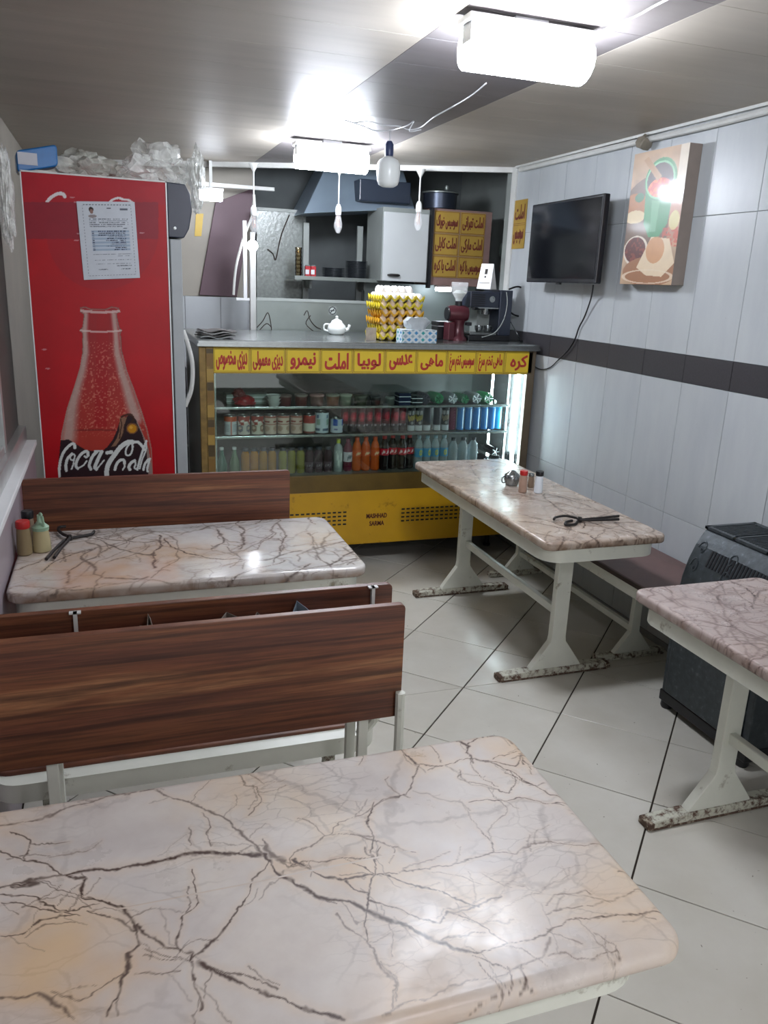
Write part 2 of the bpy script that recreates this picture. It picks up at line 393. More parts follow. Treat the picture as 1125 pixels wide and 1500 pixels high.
def lettering(txt, w_, h_, mat, parent, mx, bold=0.0, fa=True, thick=0.0012, name='lettering'):
    cu = bpy.data.curves.new('text', 'FONT'); cu.body = shape_fa(txt) if fa else txt
    cu.offset = 0.014; cu.extrude = 0.0; cu.resolution_u = 3
    t = bpy.data.objects.new('text', cu); COL.objects.link(t)
    me = bpy.data.meshes.new_from_object(t.evaluated_get(bpy.context.evaluated_depsgraph_get()))
    bpy.data.objects.remove(t); bpy.data.curves.remove(cu)
    n = len(me.vertices)
    if n == 0: return None
    co = np.empty(n*3); me.vertices.foreach_get('co', co); co = co.reshape(-1, 3)
    lo = co.min(0); hi = co.max(0)
    co[:, 0] = ((co[:, 0]-lo[0])/(hi[0]-lo[0])-0.5)*w_; co[:, 1] = ((co[:, 1]-lo[1])/(hi[1]-lo[1])-0.5)*h_; co[:, 2] = thick
    if bold:                                       # heavy brush strokes: the outlines laid down again with a small shift
        F = [tuple(p.vertices) for p in me.polygons]; b = bold*h_; V_, F_ = [], []
        for k, (dx, dy) in enumerate(((0, 0), (b, 0), (-b, 0), (0, b*0.7), (0, -b*0.7), (b*.7, b*.5), (-b*.7, -b*.5), (b*.7, -b*.5), (-b*.7, b*.5))):
            V_ += [(x+dx, y+dy, z+k*0.00004) for x, y, z in co]; F_ += [tuple(i+k*n for i in f) for f in F]
        me = bpy.data.meshes.new(name); me.from_pydata(V_, [], F_)
    else: me.vertices.foreach_set('co', co.ravel())
    me.transform(mx); me.name = name
    me.materials.clear(); me.materials.append(mat)
    o = bpy.data.objects.new(name, me); COL.objects.link(o); o.parent = parent
    return o
FACE_Y = Matrix(((1, 0, 0, 0), (0, 0, -1, 0), (0, 1, 0, 0), (0, 0, 0, 1)))          # text facing -Y
FACE_X = Matrix(((0, 0, -1, 0), (-1, 0, 0, 0), (0, 1, 0, 0), (0, 0, 0, 1)))          # text facing -X (reads from the room)
def fy(x, y, z): return Matrix.Translation((x, y, z)) @ FACE_Y

# ------------------------------------------------------------------ printed panels: a fine grid with per-vertex print colours
def print_grid(name, nu, nv, pos, colfn, mat, parent):
    """pos(u,v)->xyz arrays (u,v in 0..1); colfn(u,v,xyz)->(n,3) sRGB 0..1"""
    u, v = np.meshgrid(np.linspace(0, 1, nu+1), np.linspace(0, 1, nv+1)); u = u.ravel(); v = v.ravel()
    P = pos(u, v); C_ = np.clip(colfn(u, v, P), 0, 1); L = np.where(C_ <= 0.04045, C_/12.92, ((C_+0.055)/1.055)**2.4)
    me = bpy.data.meshes.new(name); n = len(u)
    me.vertices.add(n); me.vertices.foreach_set('co', P.astype(np.float32).ravel())
    i, j = np.meshgrid(np.arange(nu), np.arange(nv)); a = (j*(nu+1)+i).ravel()
    q = np.stack([a, a+1, a+nu+2, a+nu+1], 1)
    me.loops.add(q.size); me.loops.foreach_set('vertex_index', q.ravel().astype(np.int32))
    me.polygons.add(len(q)); me.polygons.foreach_set('loop_start', np.arange(0, q.size, 4, dtype=np.int32))
    me.update(calc_edges=True)
    ca = me.color_attributes.new('Col', 'FLOAT_COLOR', 'POINT')
    ca.data.foreach_set('color', np.concatenate([L, np.ones((n, 1))], 1).astype(np.float32).ravel())
    me.materials.append(mat); o = bpy.data.objects.new(name, me); COL.objects.link(o)
    if parent is not None: o.parent = parent
    return o
def inpoly(x, y, poly):
    ins = np.zeros(x.shape, bool); n = len(poly)
    for i in range(n):
        x0, y0 = poly[i]; x1, y1 = poly[(i+1) % n]
        c = ((y0 > y) != (y1 > y)) & (x < (x1-x0)*(y-y0)/((y1-y0) if y1 != y0 else 1e-9)+x0); ins ^= c
    return ins
def sdist(x, y, pts):
    d = np.full(x.shape, 1e9); 
    for (x0, y0), (x1, y1) in zip(pts, pts[1:]):
        dx, dy = x1-x0, y1-y0; t = np.clip(((x-x0)*dx+(y-y0)*dy)/(dx*dx+dy*dy+1e-9), 0, 1)
        d = np.minimum(d, np.hypot(x-x0-t*dx, y-y0-t*dy))
    return d
def spl(pts, n=6): return [(p.x, p.y) for p in smoothpath([(a, b, 0) for a, b in pts], n)]
def put(c, mask, col, a=1.0):
    col = np.array([int(col[i:i+2], 16)/255 for i in (1, 3, 5)]); m_ = np.asarray(mask, float)[:, None]*a
    return c*(1-m_)+col*m_
def ell(x, y, cx, cy, rx, ry, rot=0):
    c, s = math.cos(rot), math.sin(rot); a = (x-cx)*c+(y-cy)*s; b = -(x-cx)*s+(y-cy)*c
    return np.hypot(a/rx, b/ry)
def project(P):
    D = P-np.array([0, 0, CH]); z = D@np.array(CF)
    return 562.5+FPX*(D@np.array(CR))/z, 750-FPX*(D@np.array(CU))/z
def vnoise(x, y, s, seed=0):
    rs = np.random.RandomState(seed); g = rs.rand(64, 64); x = x*s; y = y*s
    xi = np.floor(x).astype(int); yi = np.floor(y).astype(int); fx = x-xi; fy_ = y-yi
    fx = fx*fx*(3-2*fx); fy_ = fy_*fy_*(3-2*fy_)
    G = lambda a, b: g[a % 64, b % 64]
    return (G(xi, yi)*(1-fx)+G(xi+1, yi)*fx)*(1-fy_)+(G(xi, yi+1)*(1-fx)+G(xi+1, yi+1)*fx)*fy_
M['print'] = painted('printed_film', 0.36, 0.0); M['print'].node_tree.nodes['Principled BSDF'].inputs['Specular IOR Level'].default_value = 0.3
M['printgloss'] = painted('printed_gloss_board', 0.38, 0.25)
M['printpaper'] = painted('printed_paper', 0.75)

# ================================================================== THE SETTING
WX, LX, CZ = 2.40, -0.33, 2.31
def edge_y(x): return 4.70+(WX-x)*0.54            # the ceiling stops along a slant
# floor: square tiles laid diagonally, one straight cut joint across the room
floor = struct(box('floor', (-0.45, 2.80, -1.4, 6.4, -0.05, -0.004), M['grout']))
GX, GY, GS, CUT = 1.608, 2.967, 0.409, 2.678
def clip(poly, a, b, c):                          # keep a*x+b*y<=c
    out = []
    for i in range(len(poly)):
        p, q = poly[i], poly[(i+1) % len(poly)]; dp = a*p[0]+b*p[1]-c; dq = a*q[0]+b*q[1]-c
        if dp <= 0: out.append(p)
        if dp*dq < 0: t = dp/(dp-dq); out.append((p[0]+(q[0]-p[0])*t, p[1]+(q[1]-p[1])*t))
    return out
def poly_area(p): return abs(sum(p[i][0]*p[(i+1) % len(p)][1]-p[(i+1) % len(p)][0]*p[i][1] for i in range(len(p))))/2
c45 = math.sqrt(0.5)
for i in range(-16, 22):
    for j in range(-22, 22):
        h = GS/2-0.0020; hi = GS/2-0.0028; cx = GX+(i+.5-3)*GS*c45-(j+.5-3)*GS*c45; cy = GY-(i+.5-3)*GS*c45-(j+.5-3)*GS*c45
        sq = [(cx+(a*hi-b*h)*c45, cy+(-a*hi-b*h)*c45) for a, b in ((-1, -1), (1, -1), (1, 1), (-1, 1))]
        sq = clip(sq, 1, 0, 2.395); sq = clip(sq, -1, 0, 0.325); sq = clip(sq, 0, 1, 6.28); sq = clip(sq, 0, -1, 1.38) if len(sq) > 2 else sq
        if len(sq) < 3: continue
        for hf in ((0, 1, CUT-0.0015), (0, -1, -CUT-0.0015)):
            p = clip(sq, *hf)
            if len(p) < 3 or poly_area(p) < 0.0015: continue
            mx_, my_ = sum(a for a, b in p)/len(p), sum(b for a, b in p)/len(p)
            dz = random.uniform(-0.0005, 0.0005)
            bm = bm_new(); k = 0.994
            loft(bm, [[(x-mx_, y-my_, -0.006) for x, y in p], [(x-mx_, y-my_, -0.001+dz) for x, y in p], [((x-mx_)*k, (y-my_)*k, dz) for x, y in p]])
            o = part('tile', bm, M['floor_tile'], floor); o.location = (mx_, my_, 0)

# right wall with its tall tiles and the dark border band
wall_r = struct(box('wall_right', (WX+0.004, WX+0.16, -1.4, 4.70, 0, CZ+0.02), M['wall_grout']))
rows = [(0.03, 0.63, 'wall_tile', 'tile'), (0.63, 1.23, 'wall_tile', 'tile'), (1.23, 1.35, 'stripe', 'border_tile'), (1.35, 1.925, 'wall_tile', 'tile'), (1.925, 2.31, 'wall_tile', 'tile')]
js = [-1.4]+[2.635+0.291*k for k in range(-13, 8)]+[4.70]
def tile_mesh(wd, ht, mat, g=0.0012):
    bm = bm_new(); a, b = wd/2-g, ht/2-g
    R = lambda x, k: [(x, s*(a-k), t*(b-k)) for s, t in ((-1, -1), (1, -1), (1, 1), (-1, 1))]
    loft(bm, [R(0.006, 0), R(0.001, 0), R(0, 0.001)]); me = bpy.data.meshes.new('tile'); bmesh.ops.recalc_face_normals(bm, faces=bm.faces[:]); bm.to_mesh(me); bm.free(); me.materials.append(mat); return me
for z0, z1, mt, nm in rows:
    cache = {}
    for a, b in zip(js, js[1:]):
        key = round(b-a, 3)
        if key not in cache: cache[key] = tile_mesh(b-a, z1-z0, M[mt])
        o = bpy.data.objects.new(nm, cache[key]); COL.objects.link(o); o.parent = wall_r
        o.location = (WX+random.uniform(-0.0006, 0.0006), (a+b)/2, (z0+z1)/2)
struct(box('baseboard_right', (WX-0.004, WX+0.004, -1.4, 4.70, 0, 0.03), M['wall_grout']))
# left wall: painted dado below a ledge, window above it, full wall behind the fridge
struct(box('wall_left', (-0.45, LX, -1.4, 3.66, 0, 0.87), M['lwall']))
struct(box('trim_1', (-0.45, LX+0.012, -1.4, 3.66, 0.87, 0.892), M['white'], bevel=0.003))
win = struct(box('window_1', (-0.405, -0.397, -1.4, 3.10, 0.95, 2.26), M['winglass']))
for nm, b in (('frame_rail', (-0.43, -0.355, -1.4, 3.66, 0.892, 0.955)), ('frame_rail', (-0.42, -0.375, -1.4, 3.12, 0.955, 0.985)), ('frame_rail', (-0.43, -0.37, -1.4, 3.12, 2.26, 2.31)),
              ('frame_post', (-0.425, -0.372, 3.08, 3.13, 0.955, 2.26)), ('frame_post', (-0.425, -0.372, 1.55, 1.60, 0.955, 2.26)), ('frame_post', (-0.425, -0.372, 0.0, 0.05, 0.955, 2.26))):
    box(nm, b, M['alu'], win, 0.003)
struct(box('wall_left', (-0.45, -0.385, 3.13, 3.66, 0.955, CZ), plain('dark_grey_jamb', '#5a5f5b', 0.4, var=0.25, scale=4)))
struct(box('wall_left', (-0.60, -0.45, -1.4, 6.3, 0, 2.75), M['cwall']))
struct(box('wall_back', (-0.60, 2.9, 6.30, 6.4, 0, 2.75), M['smoke']))
struct(box('wall_kitchen_right', (2.75, 2.85, 4.70, 6.30, 0, 2.75), M['greypaint']))
struct(box('wall_return', (WX+0.003, 2.75, 4.70, 4.80, 0, 2.75), M['greypaint']))
struct(box('wall_front', (-0.60, 2.55, -1.5, -1.4, 0, 2.6), M['cwall']))
# ceiling: plastic planks in three fields, the middle one dark
ceil = struct(link_bm('ceiling', (lambda bm: (prism(bm, [(-0.45, -1.4), (WX+0.16, -1.4), (WX+0.16, edge_y(WX+0.16)), (-0.45, edge_y(-0.45))], 'z', CZ+0.006, CZ+0.05), bm)[1])(bm_new()), M['greypaint']))
for x0, x1, mt in ((-0.45, 0.94, 'ceil'), (0.94, 1.50, 'ceil_dark'), (1.50, WX+0.003, 'ceil')):
    y = -1.4
    while y < 6.3:
        p = [(x0+0.001, y+0.001), (x1-0.001, y+0.001), (x1-0.001, y+0.299), (x0+0.001, y+0.299)]
        p = clip(p, 0.54, 1, 4.70+WX*0.54)
        if len(p) > 2 and poly_area(p) > 0.001:
            bm = bm_new(); prism(bm, p, 'z', CZ, CZ+0.006); part('ceiling_panel', bm, M[mt], ceil)
        y += 0.30
bm = bm_new(); d = Vector((-0.54, -1, 0)).normalized()*0.03
prism(bm, [(-0.45, edge_y(-0.45)), (WX, edge_y(WX)), (WX, edge_y(WX)+0.03), (-0.45, edge_y(-0.45)+0.03)], 'z', CZ-0.03, CZ+0.07)
struct(link_bm('trim_2', bm, M['offwhite']))
struct(box('ceiling', (-0.6, 2.9, 4.6, 6.4, 2.75, 2.80), M['smoke']))
# pale corner post where the tiled wall ends, and the conduit in the ceiling corner
struct(box('trim_3', (WX-0.012, WX+0.004, 4.655, 4.715, 0, CZ), M['offwhite'], bevel=0.004))
bm = bm_new(); tube(bm, smoothpath([(WX-0.016, -1.3, CZ-0.025), (WX-0.016, 2.0, CZ-0.028), (WX-0.016, 3.0, CZ-0.034), (WX-0.016, 3.5, CZ-0.03), (WX-0.016, 4.6, CZ-0.026)], 6), 0.014, 8)
struct(part('trim_4', bm, M['offwhite'], None, True))
struct(box('trim_5', (WX-0.02, WX, -1.4, 4.66, CZ-0.012, CZ), M['offwhite']))
bm = bm_new(); c = atx(943, 209, WX-0.03)
bmesh.ops.create_icosphere(bm, subdivisions=2, radius=0.03, matrix=Matrix.Translation(c))
for v in bm.verts:
    k = 1+0.35*math.sin(v.co.y*170+v.co.z*90); v.co = c+(v.co-c)*k; v.co.x = min(v.co.x, WX-0.001)
tag(part('cloth_knot', bm, plain('knotted_rag', '#8c8577', 0.9), None, True), 'knotted grey rag tied around the conduit above the food picture', 'rag')

# ================================================================== TABLES
def slab(bm, x0, x1, y0, y1, z0, z1, r, e):
    rings = []
    for k in range(6):
        a = math.pi/2*k/5; ins = e*(1-math.sin(a)); rings.append([(x, y, z1-e+e*0 - e*math.cos(a)*1.0+ (0)) for x, y in rrect(x0+ins, x1-ins, y0+ins, y1-ins, max(r-ins, 0.004))] if False else None)
    rings = []
    prof = [(e*0.8, z0), (e*0.15, z0+e*0.5), (0, z0+e*1.1), (0, z1-e)]+[(e*(1-math.cos(R_(t))), z1-e+e*math.sin(R_(t))) for t in (30, 60, 90)]
    for ins, z in prof: rings.append([(x, y, z) for x, y in rrect(x0+ins, x1-ins, y0+ins, y1-ins, max(r-ins, 0.004), 6)])
    loft(bm, rings)
def vein_slab(name, parent, mat, ox, oy, x0, x1, y0, y1, z0, z1, r, e, res, veins, warmf=None, edge_grime=1.0):
    """the marble slab: concentric rounded rings, with the veins of the stone stored per vertex"""
    W, D = x1-x0, y1-y0; nl, ns, nc = max(int(W/res), 8), max(int(D/res), 8), 8
    def ring(ins, z):
        X0, X1, Y0_, Y1_ = x0+ins, x1-ins, y0+ins, y1-ins; rr = min(max(r-ins, 0.0015), (X1-X0)/2-1e-4, (Y1_-Y0_)/2-1e-4); P = []
        for (cx, cy, a0), n_, dv in (((X1-rr, Y1_-rr, 0), nl, (-1, 0)), ((X0+rr, Y1_-rr, 90), ns, (0, -1)), ((X0+rr, Y0_+rr, 180), nl, (1, 0)), ((X1-rr, Y0_+rr, 270), ns, (0, 1))):
            a = np.radians(a0+90*np.arange(nc+1)/nc); P.append(np.stack([cx+rr*np.cos(a), cy+rr*np.sin(a)], 1))
            L = (X1-X0-2*rr) if dv[0] else (Y1_-Y0_-2*rr); k = np.arange(1, n_)/n_*L
            P.append(P[-1][-1]+np.stack([dv[0]*k, dv[1]*k], 1))
        P = np.concatenate(P); return np.concatenate([P, np.full((len(P), 1), z)], 1)
    prof = [(e*0.9, z0), (e*0.35, z0+e*0.15), (e*0.06, z0+e*0.45), (0, z0+e*0.8), (0, z1-e)]+[(e*(1-math.cos(R_(t))), z1-e+e*math.sin(R_(t))) for t in (15, 30, 45, 60, 75, 90)]
    hw = min(W, D)/2-0.002; n_in = int((hw-e)/res); prof += [(e+(hw-e)*(k+1)/n_in, z1) for k in range(n_in)]
    rings = [ring(*p) for p in prof]; n = len(rings[0]); V = np.concatenate(rings); m = len(rings)
    a = np.arange(n); b = (a+1) % n; Q = np.concatenate([np.stack([k*n+a, k*n+b, (k+1)*n+b, (k+1)*n+a], 1) for k in range(m-1)])
    me = bpy.data.meshes.new(name); me.vertices.add(len(V)); me.vertices.foreach_set('co', (V-np.array([ox, oy, 0])).astype(np.float32).ravel())
    caps = [a[::-1], (m-1)*n+a]; loops = np.concatenate([Q.ravel()]+caps).astype(np.int32); me.loops.add(len(loops)); me.loops.foreach_set('vertex_index', loops)
    st = np.concatenate([np.arange(0, Q.size, 4), [Q.size, Q.size+n]]).astype(np.int32); me.polygons.add(len(st)); me.polygons.foreach_set('loop_start', st); me.update(calc_edges=True)
    me.polygons.foreach_set('use_smooth', np.ones(len(st), bool))
    x = V[:, 0]; y = V[:, 1].copy(); 
    # the stone's pattern goes on down the edge
    drop = z1-V[:, 2]; x = x+np.where(V[:, 0] > x1-e, drop, 0)-np.where(V[:, 0] < x0+e, drop, 0); y = y+np.where(V[:, 1] > y1-e, drop, 0)-np.where(V[:, 1] < y0+e, drop, 0)
    wx = x+0.012*(vnoise(x, y, 28, 5)-.5)+0.005*(vnoise(x, y, 90, 6)-.5)+0.0025*(vnoise(x, y, 260, 16)-.5); wy = y+0.012*(vnoise(x, y, 28, 7)-.5)+0.005*(vnoise(x, y, 90, 8)-.5)+0.0025*(vnoise(x, y, 260, 17)-.5)
    R0 = np.zeros(len(x)); G = np.zeros(len(x)); wn = vnoise(x, y, 45, 9); wn2 = vnoise(x, y, 130, 10)
    for pts, wd, dk in veins:
        px_ = [p[0] for p in pts]; py_ = [p[1] for p in pts]; sel = np.where((wx > min(px_)-0.03) & (wx < max(px_)+0.03) & (wy > min(py_)-0.03) & (wy < max(py_)+0.03))[0]
        if not len(sel): continue
        d = sdist(wx[sel], wy[sel], pts); ww = wd*(0.35+1.5*wn[sel]); dd = dk*np.clip(0.55+1.1*wn2[sel], 0, 1)
        R0[sel] = np.maximum(R0[sel], np.clip(1.35-d/np.maximum(ww, res*0.62), 0, 1)*dd)
        G[sel] = np.maximum(G[sel], np.clip(1-d/(wd*4+0.008), 0, 1)*0.35*dk)
    if warmf is not None: G = np.clip(G+warmf(x, y), 0, 1)
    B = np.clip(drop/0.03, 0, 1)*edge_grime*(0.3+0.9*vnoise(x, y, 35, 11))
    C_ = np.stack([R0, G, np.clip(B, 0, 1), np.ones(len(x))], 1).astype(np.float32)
    ca = me.color_attributes.new('Vein', 'FLOAT_COLOR', 'POINT'); ca.data.foreach_set('color', C_.ravel())
    me.materials.append(mat); o = bpy.data.objects.new(name, me); COL.objects.link(o); o.parent = parent; return o
def branchy(veins, seed, per=1.0):
    rs = random.Random(seed); out = list(veins)
    for pts, wd, dk in veins:
        for (ax, ay), (bx_, by_) in zip(pts, pts[1:]):
            L = math.hypot(bx_-ax, by_-ay)
            if rs.random() < per*min(L/0.05, 1):
                th = math.atan2(by_-ay, bx_-ax)+rs.choice((-1, 1))*rs.uniform(0.35, 1.1); x, y = ax+(bx_-ax)*rs.random(), ay+(by_-ay)*rs.random(); q = [(x, y)]
                for _ in range(rs.randint(2, 5)):
                    th += rs.uniform(-0.5, 0.5); st = rs.uniform(0.008, 0.026); x += st*math.cos(th); y += st*math.sin(th); q.append((x, y))
                out.append((q, wd*0.35, dk*rs.uniform(0.45, 0.85)))
    return out
def random_veins(x0, x1, y0, y1, seed, n, ang, wd=0.0025):
    rs = random.Random(seed); out = []
    for k in range(n):
        x, y = rs.uniform(x0, x1), rs.uniform(y0, y1); th = ang+rs.gauss(0, 0.55)+(math.pi if rs.random() < .5 else 0); q = [(x, y)]
        for _ in range(rs.randint(5, 15)):
            th += rs.gauss(0, 0.32); st = rs.uniform(0.02, 0.06); x += st*math.cos(th); y += st*math.sin(th); q.append((x, y))
        out.append((q, wd*rs.uniform(0.4, 1.6), rs.uniform(0.5, 0.95)))
    return out
PXV = [  # veins of the foreground slab, followed on the stone: (line, width in mm, strength)
 ([(0,1300),(40,1295),(90,1282),(140,1275),(220,1265),(280,1252),(340,1250),(385,1252),(400,1265),(430,1295),(470,1315),(510,1322),(560,1345),(610,1365),(660,1385),(700,1398)], 4.6, .95),
 ([(385,1252),(370,1240),(345,1215),(300,1185),(260,1170),(225,1155),(205,1146)], 3.2, .7), ([(0,1210),(60,1200),(110,1180),(160,1166),(225,1156)], 3.0, .65), ([(60,1182),(100,1170),(140,1172),(180,1160)], 1.8, .5),
 ([(0,1246),(40,1258),(80,1275),(120,1288)], 2.6, .8), ([(15,1220),(42,1232),(44,1248),(38,1258)], 1.8, .8),
 ([(20,1295),(40,1290),(60,1297),(20,1300)], 5, .8), ([(0,1310),(40,1312),(70,1328),(100,1332),(145,1322)], 2.0, .8), ([(0,1326),(30,1325),(60,1335),(100,1334),(115,1340)], 1.8, .75), ([(0,1372),(30,1370),(60,1352),(90,1340),(112,1338)], 2.2, .8), ([(40,1370),(70,1355),(105,1350)], 1.4,.6),
 ([(122,1290),(122,1312),(150,1318),(180,1332),(200,1348),(206,1360)], 2.8, .9), ([(127,1332),(160,1346),(190,1356),(206,1362)], 2.2, .8), ([(206,1352),(230,1376),(262,1388),(282,1398),(278,1408)], 2.4, .9), ([(205,1360),(206,1380),(190,1395),(185,1420),(175,1434),(174,1460),(160,1490)], 2.2, .85),
 ([(208,1400),(240,1404),(275,1406)], 1.8,.8), ([(205,1392),(240,1396),(270,1404)], 1.4,.8), ([(190,1430),(230,1428),(260,1420)], 1.3,.7),
 ([(280,1404),(300,1394),(320,1370),(340,1345),(360,1312),(372,1290),(385,1278),(395,1262)], 2.0, .85), ([(266,1394),(260,1370),(264,1345),(285,1325),(288,1300),(280,1270)], 1.6, .85), ([(280,1410),(285,1440),(292,1480)], 1.5,.8),
 ([(290,1412),(330,1425),(360,1440),(390,1458),(420,1462),(450,1478),(500,1496)], 4.2, .9), ([(290,1412),(340,1422),(380,1436),(400,1446)], 1.8,.8),
 ([(0,1464),(40,1462),(60,1458),(90,1474),(110,1492)], 2.4, .75), ([(80,1456),(120,1465),(150,1445),(175,1430)], 1.3,.7),
 ([(383,1232),(395,1252),(405,1258),(420,1262)], 5.0, .7), ([(432,1262),(452,1272),(470,1282),(500,1286),(530,1282),(545,1280)], 2.8, .9), ([(430,1268),(470,1262),(505,1259),(548,1255)], 1.6, .85), ([(508,1262),(530,1268),(548,1280)], 1.4,.8), ([(506,1288),(518,1300),(540,1308)], 2.2,.85),
 ([(427,1265),(432,1252),(455,1240),(478,1224),(455,1208),(435,1198)], 1.2,.65), ([(488,1222),(500,1205),(530,1195),(548,1180)], 1.1,.6), ([(478,1224),(510,1222),(545,1226)], 1.2,.7),
 ([(548,1176),(544,1192),(543,1215),(545,1236),(548,1256),(550,1280),(543,1300),(538,1320),(540,1345),(535,1380)], 1.6, .9), ([(548,1182),(565,1172),(590,1166),(600,1168)], 1.4,.8), ([(515,1222),(545,1230),(575,1238),(610,1246)], 1.3,.8), ([(535,1238),(550,1260),(558,1238)], 1.2,.8),
 ([(550,1280),(580,1285),(610,1298),(660,1312),(700,1328)], 1.8, .9), ([(540,1320),(580,1332),(620,1346),(645,1354),(660,1338),(700,1326),(735,1312)], 1.6, .9), ([(557,1346),(600,1358),(645,1378),(690,1394),(702,1397),(750,1380),(800,1366),(830,1352),(880,1346),(930,1342),(974,1334)], 1.5, .8), ([(660,1338),(700,1354),(735,1372),(745,1380)], 1.4,.85),
 ([(555,1282),(600,1272),(660,1268),(700,1258),(722,1250)], 1.2,.8), ([(722,1250),(716,1228),(706,1214)], 1.2,.8), ([(722,1250),(760,1250),(778,1238),(800,1232),(850,1236),(895,1234)], 1.2,.6), ([(630,1275),(680,1288),(705,1296)], 1.0,.5),
 ([(585,1090),(590,1102),(602,1112),(610,1122),(613,1123)], 2.6,.95), ([(613,1123),(645,1124),(670,1112),(690,1112),(720,1118),(750,1130),(778,1148)], 1.8,.9), ([(640,1074),(660,1080),(690,1094),(684,1104),(696,1118)], 3.4,.95), ([(690,1092),(700,1080),(730,1076),(750,1088),(762,1096)], 1.6,.85), ([(690,1112),(730,1118),(760,1124),(764,1104)], 1.8,.85),
 ([(680,1074),(710,1072),(745,1078),(765,1092),(768,1120)], 2.0,.8), ([(740,1132),(760,1140),(785,1152),(800,1162),(838,1168)], 1.6,.85), ([(613,1123),(606,1148),(596,1164),(570,1172),(550,1182)], 1.6,.75), ([(606,1160),(640,1168),(680,1176),(692,1188)], 2.2,.5), ([(690,1176),(720,1172),(760,1170),(800,1175),(842,1176)], 1.4,.85),
 ([(672,1126),(674,1142),(700,1148),(718,1152),(745,1162)], 1.2,.75), ([(745,1162),(755,1140),(748,1130)], 1.2,.7), ([(625,1128),(650,1122),(668,1132),(690,1150),(730,1156)], 1.0,.6), ([(530,1098),(534,1108),(528,1118)], 1.4,.7), ([(350,1130),(358,1150),(374,1155),(380,1172),(366,1192)], 1.6,.7), ([(352,1124),(372,1138),(385,1150)], 1.2,.6),
 ([(490,1340),(520,1366),(545,1390),(560,1418),(576,1448),(575,1478)], 1.8,.6), ([(560,1410),(576,1440),(580,1470)],1.2,.5), ([(300,1190),(306,1222),(312,1240)],1.3,.7), ([(276,1212),(280,1240)],1.2,.6),
 ([(800,1328),(815,1312),(860,1304),(866,1310)], 1.2,.6), ([(800,1340),(830,1332),(870,1330),(900,1322),(910,1315),(940,1298),(960,1306),(975,1332)], 1.3,.6), ([(700,1356),(760,1320),(790,1310),(830,1280),(838,1270)], .9,.35), ([(900,1275),(930,1278),(960,1300),(985,1334)],1.2,.7), ([(705,1280),(740,1298),(770,1300)],1.0,.45),
 ([(735,1430),(770,1412),(790,1402),(800,1380),(806,1372)], 2.6,.55), ([(690,1402),(720,1415),(745,1420),(770,1418)], 1.8,.8), ([(745,1416),(752,1440),(752,1455)], 2.4,.85), ([(765,1414),(770,1432),(768,1455)], 2.2,.85), ([(800,1400),(830,1396),(850,1405),(880,1404),(908,1392),(912,1404),(905,1418)], 1.2,.6), ([(870,1370),(905,1388),(912,1404)],1.0,.5), ([(560,1490),(600,1470),(650,1450),(690,1440),(735,1430)],1.6,.5)]
def front_veins():
    out = []
    for pts, mm, dk in PXV: out.append(([(p.x, p.y) for p in (atz(a, b, 0.70) for a, b in pts)], mm/1000*0.72, min(dk*1.12, 1)))
    return branchy(out, 5, 0.55)
def front_warm(x, y):
    g = np.zeros(len(x))
    for a, b, rr, k in ((80, 1420, .14, .95), (150, 1380, .08, .6), (10, 1180, .12, .4), (340, 1140, .10, .35), (610, 1110, .07, .5), (760, 1100, .07, .6), (900, 1320, .08, .35), (500, 1275, .05, .45), (620, 1480, .10, .5), (430, 1265, .04, .5)):
        p = atz(a, b, 0.70); g = np.maximum(g, k*np.clip(1.2-np.hypot(x-p.x, y-p.y)/rr, 0, 1))
    return g*(0.5+0.8*vnoise(x, y, 22, 12))
def table(label, x0, x1, y0, y1, mat, legs, along, corner=0.05, frame_corner=0.085, ins=0.016, z=0.70, veins=(), warmf=None, res=0.004, e=0.012, half=0.262, grime=1.0):
    """legs: list of (x,y) pedestal centres; along = axis of the long side"""
    t = thing('marble_table', label, 'table', ((x0+x1)/2, (y0+y1)/2, 0), 0, 'marble topped cafe tables')
    ox, oy = (x0+x1)/2, (y0+y1)/2
    vein_slab('marble_top', t, mat, ox, oy, x0, x1, y0, y1, z-0.036, z, corner, e, res, veins, warmf, grime)
    bm = bm_new(); fz0, fz1 = z-0.09, z-0.036
    outer = rrect(x0-ox+ins, x1-ox-ins, y0-oy+ins, y1-oy-ins, frame_corner, 8); inner = rrect(x0-ox+ins+0.02, x1-ox-ins-0.02, y0-oy+ins+0.02, y1-oy-ins-0.02, frame_corner-0.02, 8)
    n = len(outer); V = [[bm.verts.new((*p, zz)) for p in ring] for ring, zz in ((outer, fz0), (outer, fz1), (inner, fz1), (inner, fz0))]
    for a in range(4):
        A, B = V[a], V[(a+1) % 4]
        for k in range(n): bm.faces.new((A[k], A[(k+1) % n], B[(k+1) % n], B[k]))
    part('apron', bm, M['cream'], t, True)
    for lx, ly in legs:
        lx -= ox; ly -= oy
        L = part_leg(t, lx, ly, fz0, along, half)
    (ax, ay), (bx_, by_) = legs
    bm = bm_new()
    if along == 'y': bx(bm, ax-ox-0.012, ax-ox+0.012, ay-oy+0.012, by_-oy-0.012, 0.265, 0.300)
    else: bx(bm, ax-ox+0.012, bx_-ox-0.012, ay-oy-0.012, ay-oy+0.012, 0.265, 0.300)
    part('stretcher', bm, M['cream'], t, bevel=0.003)
    return t
